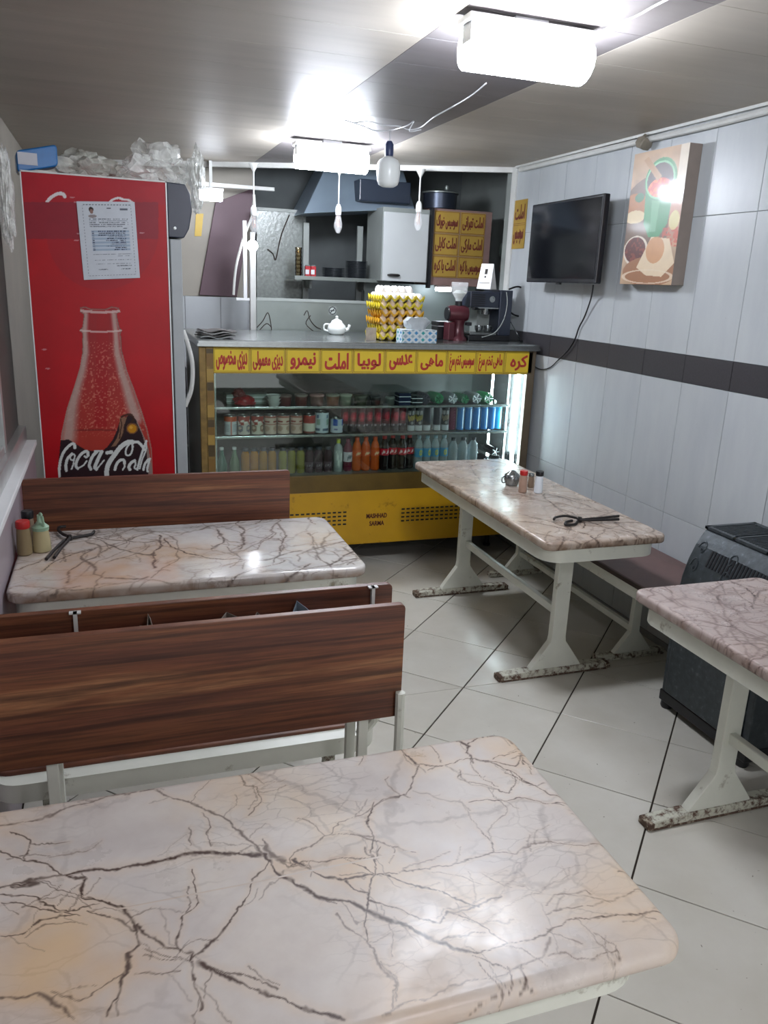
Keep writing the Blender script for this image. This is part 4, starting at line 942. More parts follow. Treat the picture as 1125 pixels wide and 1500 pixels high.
row([325], bottle('x', 'narrow', 0.030, 0.158, liquid('#2f6f5c'), white_cap), lambda i: 'dark green soda bottle at the left end of the bottom row')
row([343.5], bottle('x', 'narrow', 0.030, 0.158, liquid('#55785a'), white_cap), lambda i: 'light green soda bottle beside the first orange juice')
dkcap = plain('dark_juice_cap', '#2c3540', 0.4)
row([359.5, 372.5], bottle('x', 'juice', 0.0245, 0.150, liquid('#b97a1c'), dkcap, group='orange juice bottles'), lambda i: ('left' if i == 0 else 'right')+' one of two orange juice bottles with dark caps in bottom row')
row([385.5, 398.5], bottle('x', 'juice', 0.0245, 0.150, liquid('#a8761c'), dkcap, group='amber juice bottles'), lambda i: ('left' if i == 0 else 'right')+' one of two amber juice bottles in bottom row')
row([414, 427, 440], bottle('x', 'juice', 0.0245, 0.148, liquid('#84822a'), dkcap, group='yellow juice bottles'), lambda i: ['left', 'middle', 'right'][i]+' one of three olive yellow juice bottles in bottom row')
row([453, 466.5, 480], bottle('x', 'juice', 0.0255, 0.148, liquid('#3f2a34'), dkcap, printfn=script_band('#57454f', '#9a8f96', 20), lz=(0.15, 0.42), group='dark grape juice bottles'), lambda i: ['left', 'middle', 'right'][i]+' one of three dark purple juice bottles in bottom row')
row([495], bottle('x', 'flask', 0.0255, 0.190, plain('milky_bottle', '#9aa3a2', 0.35), plain('lime_cap', '#b3bd1c', 0.4), printfn=script_band('#a9b2b0', '#dfe5e2', 9, 0.3), lz=(0.12, 0.66)), lambda i: 'milky grey flat bottle with lime cap in bottom row')
row([509], bottle('x', 'pet', 0.0265, 0.190, liquid('#6a2238'), plain('maroon_cap', '#7a2040', 0.4), printfn=script_band('#cfc9cf', '#5f6a72', 30), lz=(0.30, 0.60)), lambda i: 'maroon drink bottle with white label beside orange sodas')
ocap = plain('orange_cap', '#e2521a', 0.4)
row([522, 535, 548.5], bottle('x', 'pet', 0.0275, 0.198, liquid('#c8561a'), ocap, printfn=script_band('#d2551c', '#f0c9a0', 30), lz=(0.44, 0.62), group='orange soda bottles'), lambda i: ['left', 'middle', 'right'][i]+' one of three bright orange soda bottles in bottom row')
rcap = plain('red_cap', '#cc1f2c', 0.4)
row([562, 575.5, 588, 600], bottle('x', 'pet', 0.028, 0.202, liquid('#1c1416'), rcap, printfn=script_band('#c01f34', '#efd6d8', 26), lz=(0.44, 0.64), group='cola bottles'), lambda i: ORD[i+1]+' from left of the four dark cola bottles with red labels', jit=0.02)
wcap = plain('pale_blue_cap', '#a9c8d8', 0.4)
def water_label(u, v):
    c = base('#4f9cc4', u); fx = (u*3) % 1; c = put(c, ell(fx, v, 0.6, 0.5, 0.16, 0.34) < 1, '#d9d23a'); return put(c, ell(fx, v, 0.6, 0.5, 0.08, 0.16) < 1, '#4f9cc4')
row([612, 624, 636, 648.5], bottle('x', 'pet', 0.0265, 0.200, M['pet'], wcap, printfn=water_label, lz=(0.36, 0.62), group='labelled water bottles'), lambda i: ORD[i+1]+' from left of the four water bottles with blue labels')
bcap = plain('black_cap', '#2b3038', 0.4)
row([662, 676.5, 691], bottle('x', 'pet', 0.031, 0.180, M['pet'], bcap, group='clear water bottles'), lambda i: ['left', 'middle', 'right'][i]+' one of three clear unlabelled water bottles with black caps')
def lying(label, px, py, r, h, mat, y, z, group, ridge=True, mat2=None):
    t = thing('lying_bottle', label, 'bottle', group=group)
    bm = bm_new(); lathe(bm, [(0.0005, 0.010), (r*0.4, 0.006), (r*0.8, 0.0), (r, 0.02), (r, h*0.55), (r*0.85, h*0.7), (r*0.4, h*0.88), (r*0.36, h)], 20); part('body', bm, mat, t, True)
    for k in range(5):
        a = 2*math.pi*k/5; bm = bm_new(); tube(bm, [(r*0.12*math.cos(a), r*0.12*math.sin(a), 0.004), (r*0.5*math.cos(a), r*0.5*math.sin(a), 0.0), (r*0.86*math.cos(a), r*0.86*math.sin(a), 0.004)], 0.0035, 6); part('base_ridge', bm, mat2 or mat, t, True)
    p = at(px, py, y); t.location = (p.x, y, z+r); t.rotation_euler = (R_(-90), 0, 0); return t
gr = liquid('#2a8a58'); gr2 = liquid('#1f6a48'); cl = plain('clear_bottle_base', '#8a969c', 0.15, 0.3); wh = plain('bright_ridge', '#dfe6ea', 0.2)
for px, m1, m2, lab in ((624, liquid('#22252e'), liquid('#3a3e4a'), 'black bottle lying base outwards on the top shelf'), (644, gr, gr2, 'green bottle lying base outwards, leftmost green one on top shelf'),
                        (664, cl, wh, 'clear bottle lying base outwards between two green bottles'), (682, gr2, gr, 'dark green bottle lying between two clear bottles on top shelf'),
                        (699, cl, wh, 'clear bottle lying base outwards, second from the right end'), (716.5, gr, wh, 'bright green bottle lying at right end of top shelf')):
    lying(lab, px, 580, 0.034 if px not in (682,) else 0.030, 0.22, m1, 4.31, Z2, 'bottles lying on the top shelf', mat2=m2)
for px, dz, lab in ((714, 0, 'black bottle lying on the deck right of the water bottles'), (736, 0, 'black bottle lying on the deck at the far right corner'), (726, 0.055, 'black bottle lying on top of two others at right')):
    o = lying(lab, px, 665, 0.029, 0.2, liquid('#1d1c22'), 4.33, Z3+dz, 'black bottles lying on the deck', mat2=wh)
# jars and tubs on the top shelf
def jar(label, px, wpx, hgt, c, lidc, group='tubs on the top shelf'):
    t = thing('food_tub', label, 'tub', group=group); r = wpx/1160*4.6/2
    bm = bm_new(); lathe(bm, [(0.0005, 0), (r*0.84, 0), (r*0.9, 0.005), (r, hgt-0.012), (r*1.02, hgt-0.010)], 18); part('tub_body', bm, plain('tub_'+c.strip('#'), c, 0.35, var=0.25, scale=40), t, True)
    bm = bm_new(); lathe(bm, [(r*1.05, hgt-0.012), (r*1.06, hgt-0.003), (r*0.95, hgt)], 18); part('tub_lid', bm, plain('tublid_'+lidc.strip('#'), lidc, 0.3), t, True)
    p = at(px, 590, 4.35); t.location = (p.x, 4.35, Z2); return t
jar('maroon food tub beside the white bowls', 418, 17, 0.060, '#5a2a2c', '#7a6a66')
jar('maroon food tub with grey lid, second from the white bowls', 441, 18, 0.062, '#5f2f2c', '#8a8078')
jar('wide brown tub with pink lid on the top shelf', 464, 20, 0.062, '#6a4a44', '#b08a86')
jar('clear tub of reddish food on the top shelf', 487, 19, 0.062, '#7a4a34', '#9a9a8c')
jar('pale green glass tub on the top shelf', 506, 18, 0.062, '#707a68', '#a9b0a0')
jar('dark olive tub on the top shelf', 528, 20, 0.055, '#38402f', '#4a5242')
jar('black tub before the dark blue pack', 550, 16, 0.050, '#2a2c2c', '#3a3e3e')
for i, px in enumerate((571,)):
    jar('grey steel coloured tub left of the dark blue pack', px, 14, 0.045, '#5a615c', '#7a827c')
def pack(px0, px1, z0, h, mat, label, y=4.34, d=0.08, name='drink_pack', cat='pack', z=Z2):
    a, b = at(px0, 590, y).x, at(px1, 590, y).x
    t = thing(name, label, cat, ((a+b)/2, y, z)); W = (b-a)/2
    bm = bm_new(); pts = rrect(-W, W, 0, h, 0.006, 3); loft(bm, [[(u, -d/2, v) for u, v in pts], [(u, d/2, v) for u, v in pts]]); part('wrap', bm, mat, t, bevel=0.002)
    for k in (0.3, 0.72):
        bm = bm_new(); bx(bm, -W-0.0008, W+0.0008, -d/2-0.001, d/2+0.001, h*k-0.002, h*k+0.002); part('band', bm, wh, t)
    return t
pack(581, 598, 0, 0.07, liquid('#232a44'), 'dark blue wrapped pack on the top shelf'); pack(600, 615, 0, 0.055, liquid('#24282c'), 'black wrapped pack beside the round bottle bases')
t = thing('bowl_stack', 'stack of white bowls on the top shelf', 'bowls', (at(401, 590, 4.34).x, 4.34, Z2))
for k in range(3):
    bm = bm_new(); r = 0.042; lathe(bm, [(r*0.5, k*0.018), (r*0.62, k*0.018), (r, k*0.018+0.024), (r*1.03, k*0.018+0.025), (r*0.9, k*0.018+0.02)], 20); part('bowl', bm, M['porcelain'], t, True)
pack(330, 392, 0, 0.052, plain('pale_carton', '#87958e', 0.6), 'long pale grey carton lying behind the red bag', y=4.46, d=0.10, name='carton', cat='box')
def blob(name, c, s, seed, mat, label, cat, amt=0.35, sub=3, group=None, floor_z=None):
    bm = bm_new(); bmesh.ops.create_icosphere(bm, subdivisions=sub, radius=1); rs = random.Random(seed)
    import mathutils.noise as mn
    for v in bm.verts:
        n = mn.noise(v.co*1.6+Vector((seed, 0, 0)))*amt*1.2+mn.noise(v.co*4.2+Vector((0, seed, 0)))*amt*0.8+mn.noise(v.co*9+Vector((0, 0, seed)))*amt*0.35
        v.co = v.co*(1+n); v.co = Vector((v.co.x*s[0], v.co.y*s[1], v.co.z*s[2]))
        if floor_z is not None and v.co.z < floor_z: v.co.z = floor_z+(v.co.z-floor_z)*0.02
    o = part(name, bm, mat, None, True); o.location = c; tag(o, label, cat, group); return o
blob('red_bag', (at(358, 590, 4.36).x, 4.36, Z2+0.022), (0.062, 0.045, 0.030), 3, plain('red_plastic_bag', '#a01a24', 0.3, var=0.3, scale=30), 'crumpled red plastic bag on the top shelf', 'bag', 0.3, floor_z=-0.02)
blob('red_bag', (at(350, 575, 4.40).x, 4.42, Z2+0.055), (0.035, 0.03, 0.03), 8, plain('dark_red_bag', '#6a1418', 0.35, var=0.3, scale=30), 'darker red bag bulging behind the bright red one', 'bag', 0.3)

# ================================================================== ON THE COUNTER TOP
ZT = 1.288
# egg trays
def tray_mesh():
    nx, ny, px_, py_ = 5, 6, 0.050, 0.0425; k = 8; bm = bm_new(); g = []
    for j in range(ny*k+1):
        r_ = []
        for i in range(nx*k+1):
            x = i/k*px_; y = j/k*py_; a = math.cos(2*math.pi*i/k); b = math.cos(2*math.pi*j/k)
            z = 0.020+0.011*(a+b) + (0.004 if a*b > 0.9 and a > 0 else 0)
            r_.append(bm.verts.new((x-nx*px_/2, y-ny*py_/2, z)))
        g.append(r_)
    for j in range(ny*k):
        for i in range(nx*k): bm.faces.new((g[j][i], g[j][i+1], g[j+1][i+1], g[j+1][i]))
    # rim flange following the edge
    border = [g[0][i] for i in range(nx*k+1)]+[g[j][-1] for j in range(1, ny*k+1)]+[g[-1][i] for i in range(nx*k-1, -1, -1)]+[g[j][0] for j in range(ny*k-1, 0, -1)]
    low = [bm.verts.new((v.co.x*1.02, v.co.y*1.02, max(v.co.z-0.014, -0.001))) for v in border]
    for a in range(len(border)):
        b = (a+1) % len(border); bm.faces.new((border[a], low[a], low[b], border[b]))
    return bm
tx, ty, step = 1.565, 4.43, 0.0415
trays = []
proto = link_bm('egg_tray', tray_mesh(), M['traym'], None, True); md = proto.modifiers.new('s', 'SOLIDIFY'); md.thickness = 0.002
tm2 = proto.data.copy(); tm2.materials.clear(); tm2.materials.append(M['traym2'])
eggme = None
bm = bm_new(); bmesh.ops.create_uvsphere(bm, u_segments=14, v_segments=10, radius=1)
for v in bm.verts: v.co = Vector((v.co.x*0.0205*(1-0.10*v.co.z), v.co.y*0.0205*(1-0.10*v.co.z), v.co.z*0.027))
for f in bm.faces: f.smooth = True
em = bpy.data.meshes.new('egg'); bm.to_mesh(em); bm.free(); em.materials.append(M['eggw'])
em2 = em.copy(); em2.materials.clear(); em2.materials.append(M['eggb'])
random.seed(21)
def egg(x, y, z, me, lab, grp):
    o = bpy.data.objects.new('egg', me); COL.objects.link(o); o.location = (x, y, z); o.rotation_euler = (random.uniform(-.12, .12), random.uniform(-.12, .12), random.uniform(0, 6)); tag(o, lab, 'egg', grp)
names = ['lowest', 'second lowest', 'third lowest', 'third highest', 'second highest', 'topmost']
for k in range(6):
    o = proto if k == 0 else proto.copy()
    if k: COL.objects.link(o)
    if k in (2, 3): o.data = tm2
    dx = (-0.006, 0.004)[k % 2]; o.location = (tx+dx, ty, ZT+0.001+k*step); o.rotation_euler = (0, 0, math.pi*(k % 2))
    tag(o, '%s egg tray in the stack on the counter, %s plastic' % (names[k], 'amber' if k in (2, 3) else 'yellow'), 'egg tray', 'stacked egg trays')
    for i in range(5):
        for j in range(6):
            x = tx+dx+(i-2)*0.050; y = ty+(j-2.5)*0.0425
            if k < 5:
                if j == 0: egg(x, y, ZT+k*step+0.028, em2, 'tan egg, %s from the left along the front of the %s tray' % (ORD[i+1], names[k]), 'eggs in the %s tray' % names[k])
            else: egg(x, y, ZT+k*step+0.029, em, ('white egg, %s from the left in the front row of the topmost tray' % ORD[i+1]) if j == 0 else 'white egg, %s from the left in the %s row back of the topmost tray' % (ORD[i+1], ORD[j+1]), 'eggs in the topmost tray')
for i in range(5):
    for j in range(2): egg(tx+(i-2.2)*0.043+0.008, ty+0.0+j*0.05, ZT+5*step+0.066, em, 'white egg heaped on the topmost tray, %s from the left in the %s heaped row' % (ORD[i+1], ('front', 'back')[j]), 'heaped eggs')
# tissue box
def tissue_print(u, v, P):
    c = base('#ccd6da', u); x = P[:, 0]/0.042; y = v*2.0
    for ox_, oy_, cc in ((0, 0, '#3f88bc'), (0.5, 0.5, '#8fa9b8')):
        fx = (x+ox_) % 1-0.5; gy = (y+oy_) % 1-0.5
        d = np.abs(fx)+np.abs(gy); c = put(c, d < 0.30, cc); c = put(c, (np.floor(x+ox_) % 3 == 0) & (d < 0.30) & (ox_ == 0), '#2f9a9a')
    return c
t = thing('tissue_box', 'blue and white patterned tissue box before the egg trays', 'tissue box', (1.628, 4.225, ZT), R_(2))
W, D, H_ = 0.103, 0.045, 0.072
bm = bm_new(); bx(bm, -W, W, -D, D, 0, H_); part('carton', bm, plain('tissue_carton', '#cdd5d8', 0.5), t, bevel=0.002)
print_grid('printed_front', 60, 24, lambda u, v: np.stack([(u-.5)*2*W, np.full_like(u, -D-0.0006), v*H_], 1), tissue_print, M['printpaper'], t)
print_grid('printed_side', 30, 24, lambda u, v: np.stack([np.full_like(u, -W-0.0006), (.5-u)*2*D, v*H_], 1), lambda u, v, P: tissue_print(u, v, np.stack([P[:, 1], P[:, 0], P[:, 2]], 1)), M['printpaper'], t)
bm = bm_new(); rs = random.Random(5); rings = []
for k, (w_, z) in enumerate(((0.050, H_-0.002), (0.070, H_+0.02), (0.080, H_+0.045), (0.055, H_+0.062))):
    rings.append([(w_*math.cos(a)*(1+0.2*rs.uniform(-1, 1)), 0.028*math.sin(a)*(1+0.4*rs.uniform(-1, 1)), z+rs.uniform(-.006, .006)) for a in [2*math.pi*i/16 for i in range(16)]])
loft(bm, rings); part('tissue', bm, plain('tissue_paper', '#b9c0c4', 0.9, var=0.15, scale=30), t, True)
# little card, teapot, newspapers
t = thing('price_card', 'small beige card leaning on the egg trays', 'card', (1.395, 4.33, ZT))
bm = bm_new(); bx(bm, -0.03, 0.03, -0.002, 0.002, 0, 0.07); part('card', bm, plain('beige_card', '#b5a898', 0.7, var=0.3, scale=40), t)
bm = bm_new(); bx(bm, -0.02, 0.02, 0.002, 0.03, 0, 0.002); part('foot', bm, M['paper'], t)
t = thing('teapot', 'small white porcelain teapot with knobbed lid on the counter', 'teapot', (at(493, 488, 4.75).x, 4.75, ZT))
bm = bm_new(); lathe(bm, [(0.02, 0), (0.035, 0), (0.050, 0.012), (0.058, 0.032), (0.052, 0.055), (0.036, 0.070), (0.032, 0.074)], 24); part('pot', bm, M['porcelain'], t, True)
bm = bm_new(); lathe(bm, [(0.035, 0.073), (0.030, 0.082), (0.012, 0.092), (0.006, 0.096), (0.010, 0.103), (0.006, 0.110), (0.0005, 0.111)], 18); part('lid', bm, M['porcelain'], t, True)
bm = bm_new(); tube(bm, smoothpath([(0.045, 0, 0.025), (0.07, 0, 0.035), (0.082, 0, 0.06)], 5), [0.011]*6+[0.009]*5, 8); part('spout', bm, M['porcelain'], t, True)
bm = bm_new(); tube(bm, smoothpath([(-0.045, 0, 0.06), (-0.075, 0, 0.058), (-0.078, 0, 0.03), (-0.05, 0, 0.02)], 5), 0.005, 8); part('handle', bm, M['porcelain'], t, True)
t = thing('newspaper_pile', 'folded newspapers and plastic sleeve at the left end of the counter', 'newspapers', (0.53, 4.33, ZT), R_(4))
for k in range(4):
    bm = bm_new(); x0 = -0.09+0.006*k; V = []
    loft(bm, [[(x0+i/8*0.175, -0.10+0.01*k, 0.001+k*0.010+0.006*math.sin(i*1.1+k)+0.004) for i in range(9)]+[(x0+i/8*0.175, -0.10+0.01*k, 0.006+k*0.010+0.006*math.sin(i*1.1+k)+0.004) for i in range(8, -1, -1)],
              [(x0+i/8*0.175, 0.10, 0.001+k*0.010+0.004*math.sin(i*1.1+k)+0.004) for i in range(9)]+[(x0+i/8*0.175, 0.10, 0.006+k*0.010+0.004*math.sin(i*1.1+k)+0.004) for i in range(8, -1, -1)]])
    part('newspaper', bm, plain('newsprint_%d' % k, ['#8d908e', '#4f4c4a', '#a2a3a0', '#5e5a58'][k], 0.6, var=0.4, scale=60), t)
# black case, grinder, espresso machine
t = thing('black_case', 'black case with a white label between eggs and maroon grinder', 'case', (at(653, 480, 4.55).x, 4.55, ZT))
bm = bm_new(); bx(bm, -0.075, 0.05, -0.05, 0.05, 0, 0.075); part('box', bm, M['black'], t, bevel=0.004)
bm = bm_new(); bx(bm, -0.078, 0.052, -0.053, 0.053, 0.080, 0.105); part('lid', bm, M['black'], t, bevel=0.006)
bm = bm_new(); bx(bm, -0.07, 0.045, -0.048, 0.048, 0.075, 0.080); part('pale_seam', bm, M['paper'], t)
bm = bm_new(); bx(bm, 0.052, 0.060, -0.055, 0.02, 0, 0.078); part('label', bm, M['white'], t)
gx = at(671, 470, 4.45).x
t = thing('coffee_grinder', 'maroon coffee grinder with a clear glass hopper', 'grinder', (gx, 4.45, ZT))
bm = bm_new(); lathe(bm, [(0.058, 0), (0.058, 0.012), (0.042, 0.03), (0.038, 0.09), (0.042, 0.12)], 20); part('column', bm, M['grinder'], t, True)
bm = bm_new(); bx(bm, -0.075, -0.035, -0.04, 0.04, 0.0, 0.105); part('side_block', bm, M['grinder'], t, bevel=0.006)
bm = bm_new(); lathe(bm, [(0.030, -0.07), (0.046, -0.06), (0.050, 0.0), (0.050, 0.03), (0.040, 0.055), (0.02, 0.062)], 24, mx=Matrix.Translation((0, 0, 0.155)) @ Matrix.Rotation(R_(90), 4, 'Y') @ Matrix.Rotation(R_(8), 4, 'X')); part('motor_housing', bm, M['grinder'], t, True)
bm = bm_new(); lathe(bm, [(0.036, -0.078), (0.040, -0.072), (0.036, -0.068)], 20, mx=Matrix.Translation((0, 0, 0.155)) @ Matrix.Rotation(R_(90), 4, 'Y')); part('dial', bm, M['black'], t, True)
bm = bm_new(); lathe(bm, [(0.021, 0.198), (0.021, 0.226)], 16, (-0.003, 0, 0)); part('neck', bm, M['black'], t, True)
bm = bm_new(); lathe(bm, [(0.019, 0.226), (0.024, 0.240), (0.046, 0.275), (0.050, 0.335), (0.049, 0.335), (0.045, 0.277), (0.022, 0.242)], 24, (-0.003, 0, 0)); part('hopper', bm, M['bulbglass'], t, True)
bm = bm_new(); lathe(bm, [(0.018, 0.228), (0.022, 0.242), (0.041, 0.272), (0.020, 0.290), (0.0005, 0.284)], 20, (-0.003, 0, 0)); part('hopper_filling', bm, M['beans'], t, True)
bm = bm_new(); bx(bm, 0.03, 0.06, -0.07, -0.03, 0.09, 0.11); part('chute', bm, M['black'], t, bevel=0.004)
ex0, ex1 = at(689, 450, 4.42).x, at(750, 450, 4.42).x; ex = (ex0+ex1)/2; W = (ex1-ex0)/2
t = thing('espresso_machine', 'black espresso machine with chrome portafilter on the counter', 'coffee machine', (ex, 4.55, ZT))
bm = bm_new(); bx(bm, -W, W, -0.13, 0.10, 0, 0.035); part('base', bm, M['black'], t, bevel=0.004)
bm = bm_new(); bx(bm, W*0.40, W, -0.13, 0.10, 0.035, 0.30); part('side_tower', bm, M['navy'], t, bevel=0.004)
bm = bm_new(); bx(bm, -W*0.2, W*0.40, 0.0, 0.10, 0.035, 0.20); part('back_wall', bm, M['greypaint'], t)
bm = bm_new(); bx(bm, -W, W*0.42, -0.12, 0.10, 0.195, 0.288); part('head', bm, M['navy'], t, bevel=0.006)
for k in range(6):
    bm = bm_new(); bx(bm, -W+0.01, -W*0.3, -0.1225, -0.12, 0.205+k*0.012, 0.211+k*0.012); part('vent_rib', bm, M['black'], t)
bm = bm_new(); lathe(bm, [(0.018, 0), (0.018, 0.006), (0.013, 0.006), (0.013, 0.002)], 20, mx=Matrix.Translation((0.005, -0.12, 0.245)) @ Matrix.Rotation(R_(90), 4, 'X')); part('dial', bm, M['steel'], t, True)
bm = bm_new(); bx(bm, -W*0.95, W*0.42, -0.122, -0.118, 0.190, 0.197); part('chrome_strip', bm, M['steel'], t)
bm = bm_new(); lathe(bm, [(0.030, 0.155), (0.034, 0.19)], 20, (-0.005, -0.05, 0)); part('group_head', bm, M['steel'], t, True)
bm = bm_new(); tube(bm, [(-0.03, -0.07, 0.185), (-W+0.012, -0.15, 0.190)], [0.006, 0.010], 10); part('portafilter_handle', bm, M['black'], t, True)
bm = bm_new(); lathe(bm, [(0.012, 0), (0.016, 0.004), (0.013, 0.010)], 12, mx=Matrix.Translation((-0.045, -0.10, 0.182))); part('handle_collar', bm, M['steel'], t, True)
bm = bm_new(); bx(bm, -W*0.92, W*0.36, -0.125, 0.0, 0.036, 0.050); part('drip_tray', bm, M['steel'], t, bevel=0.002)
for k, (cx_, lab) in enumerate(((-0.045, 'left steel cup on the drip tray of the espresso machine'), (0.015, 'right steel cup on the drip tray of the espresso machine'))):
    c_ = thing('steel_cup', lab, 'cup', (ex+cx_, 4.55-0.07, ZT+0.050), group='steel cups on the drip tray')
    bm = bm_new(); lathe(bm, [(0.012, 0), (0.018, 0.002), (0.024, 0.020), (0.026, 0.038), (0.024, 0.038), (0.020, 0.018)], 18); part('bowl', bm, M['steel'], c_, True)
    bm = bm_new(); tube(bm, smoothpath([(0.024, 0, 0.032), (0.036, 0, 0.028), (0.034, 0, 0.014), (0.022, 0, 0.012)], 4), 0.002, 6); part('handle', bm, M['steel'], c_, True)
# folded card standing on the machine
cx = at(712, 400, 4.5).x
t = thing('tent_card', 'white folded tent card standing on the espresso machine', 'card', (cx-0.005, 4.48, ZT+0.302), R_(38))
def quad(bm, a, b, c, d, th=0.001):
    A = [Vector(p) for p in (a, b, c, d)]; n = (A[1]-A[0]).cross(A[3]-A[0]).normalized()*th
    loft(bm, [[tuple(p) for p in A], [tuple(p+n) for p in A]])
bm = bm_new(); quad(bm, (-0.03, -0.045, 0), (-0.03, 0.045, 0), (0.005, 0.04, 0.145), (0.005, -0.04, 0.145)); part('left_leaf', bm, M['white'], t)
bm = bm_new(); quad(bm, (0.055, -0.045, 0), (0.055, 0.045, 0), (0.0055, 0.04, 0.145), (0.0055, -0.04, 0.145)); part('right_leaf', bm, M['offwhite'], t)
def on_leaf(b0, b1, h0, h1, nm):
    f = lambda s, h: Vector((-0.03+0.035*h/0.145-0.0012, -0.045+s*0.09, h))
    bm = bm_new(); quad(bm, f(b0, h0), f(b1, h0), f(b1, h1), f(b0, h1), 0.0005); part(nm, bm, M['ink'], t)
on_leaf(0.12, 0.88, 0.034, 0.037, 'printed_line'); on_leaf(0.40, 0.60, 0.085, 0.115, 'printed_emblem'); on_leaf(0.45, 0.58, 0.065, 0.075, 'printed_words')
# cables
def cable(label, pts, r, mat, cat='cable', name='cable', n=8):
    bm = bm_new(); tube(bm, smoothpath(pts, n), r, 6); return tag(part(name, bm, mat, None, True), label, cat)
A = lambda px, py, Y: tuple(at(px, py, Y))
cable('thick black cable looping from the espresso machine beside the wall', [A(745, 424, 4.52), A(760, 420, 4.50), A(773, 430, 4.50), A(775, 448, 4.50), A(767, 462, 4.50), A(755, 462, 4.50), A(746, 456, 4.52)], 0.006, M['black'])
cable('thin grey steam hose hanging down from the espresso machine', [A(742, 428, 4.40), A(743, 445, 4.38), A(738, 468, 4.36), A(725, 487, 4.34), A(706, 494, 4.33)], 0.003, M['greypaint'])
cable('thin black lead trailing off the right end of the counter', [A(747, 470, 4.45), A(758, 490, 4.30), tuple(atx(768, 512, 2.385)), tuple(atx(778, 532, 2.39)), tuple(atx(792, 541, 2.392)), tuple(atx(806, 538, 2.393)), tuple(atx(818, 527, 2.393))], 0.003, M['black'])
cable('coiled dark cable lying by the wall at the right counter end', [A(756, 486, 4.6), A(766, 484, 4.55), A(776, 489, 4.5), A(778, 496, 4.45), A(768, 500, 4.42), A(758, 498, 4.42)], 0.004, M['black'])
cable('black lead hanging from the television across the dark border', [tuple(atx(869, 418, 2.33)), tuple(atx(866, 436, 2.37)), tuple(atx(857, 462, 2.385)), tuple(atx(848, 480, 2.388)), tuple(atx(842, 497, 2.388)), tuple(atx(832, 513, 2.388)), tuple(atx(818, 527, 2.39))], 0.004, M['black'])

# ================================================================== FRIDGE
FY = 3.70
t = thing('drinks_fridge', 'tall red drinks fridge seen from its side, printed with a cola bottle', 'fridge', (0.0, 4.0, 0))
def fb(name, b, mat, parent=None, bevel=0.0, label=None):
    x0, x1, y0, y1, z0, z1 = b; o = box(name, (x0, x1, y0-4.0, y1-4.0, z0, z1), mat, parent or t, bevel)
    if label: o['label'] = label
    return o
bodyf = fb('cabinet', (-0.300, 0.262, FY+0.002, 4.30, 0.04, 1.972), plain('red_enamel', '#b3131f', 0.35), bevel=0.003, label='red enamelled cabinet')
fb('kick_plate', (-0.28, 0.24, FY+0.02, 4.28, 0.0, 0.04), M['black'])
fb('side_trim', (0.259, 0.264, FY-0.003, FY+0.004, 0.04, 1.974), M['white']); fb('side_trim', (-0.302, -0.298, FY-0.003, FY+0.004, 0.04, 1.974), M['white']); fb('top_trim', (-0.302, 0.264, FY-0.003, FY+0.004, 1.969, 1.975), M['offwhite'])
dr = fb('door', (0.270, 0.318, FY-0.002, 4.30, 0.08, 1.745), M['fridgegrey'], bevel=0.004, label='grey door seen edge on'); fb('gasket', (0.262, 0.270, FY+0.004, 4.295, 0.08, 1.745), M['black'], dr)
bm = bm_new(); tube(bm, smoothpath([(0.316, FY+0.03-4.0, 1.36), (0.335, FY+0.02-4.0, 1.30), (0.352, FY+0.015-4.0, 1.21), (0.345, FY+0.02-4.0, 1.10), (0.316, FY+0.03-4.0, 1.02)], 6), [0.010]*25, 8); part('handle', bm, M['offwhite'], dr, True)
bm = bm_new(); prof = [(0.264, 1.752), (0.330, 1.752), (0.352, 1.79), (0.366, 1.86), (0.360, 1.93), (0.340, 1.968), (0.264, 1.972)]
loft(bm, [[(u, FY-0.004-4.0, v) for u, v in prof], [(u, 4.30-4.0, v) for u, v in prof]]); can_ = part('canopy', bm, M['navy'], t, bevel=0.004, label='dark blue rounded canopy over the door')
bm = bm_new(); lathe(bm, [(0.007, 0), (0.007, 0.002), (0.003, 0.0025)], 10, mx=Matrix.Translation((0.292, FY-0.004-4.0, 1.79)) @ Matrix.Rotation(R_(90), 4, 'X')); part('screw', bm, M['steel'], can_, True)
c3 = lambda pts: [(x/3.516, 430+y/3.516) for x, y in pts]      # outlines of the print, measured on the panel
SILL = c3([(412, 70), (440, 66), (470, 78), (545, 78), (575, 66), (612, 72), (620, 95), (602, 104), (606, 130), (616, 175), (628, 190), (622, 208), (630, 300), (655, 400), (690, 490), (725, 590), (760, 700), (782, 800), (790, 960), (300, 960), (302, 860), (316, 720), (345, 590), (385, 470), (412, 380), (424, 300), (424, 205), (408, 190), (424, 172), (432, 108), (412, 96)])
c7 = lambda pts: [(80+x/7.258, 590+y/7.258) for x, y in pts]
COLA = c7([(50, 400), (150, 390), (230, 440), (330, 500), (420, 515), (520, 505), (560, 470), (620, 390), (660, 300), (700, 170), (800, 130), (860, 170), (900, 240), (960, 380), (1000, 500), (1040, 720), (1040, 900), (30, 900)])
FOAM = c7([(690, 160), (770, 150), (745, 230), (735, 330), (690, 400), (650, 460), (600, 470), (660, 380), (690, 290)])
HL_L = c3([(440, 108), (436, 200), (440, 300), (420, 400), (395, 480), (372, 570), (360, 660), (352, 740)])
HL_R = c3([(586, 108), (596, 200), (602, 300), (626, 400), (652, 480), (678, 570), (700, 640)])
HL_E = c7([(900, 200), (960, 330), (1000, 470), (1015, 600), (1025, 760)])
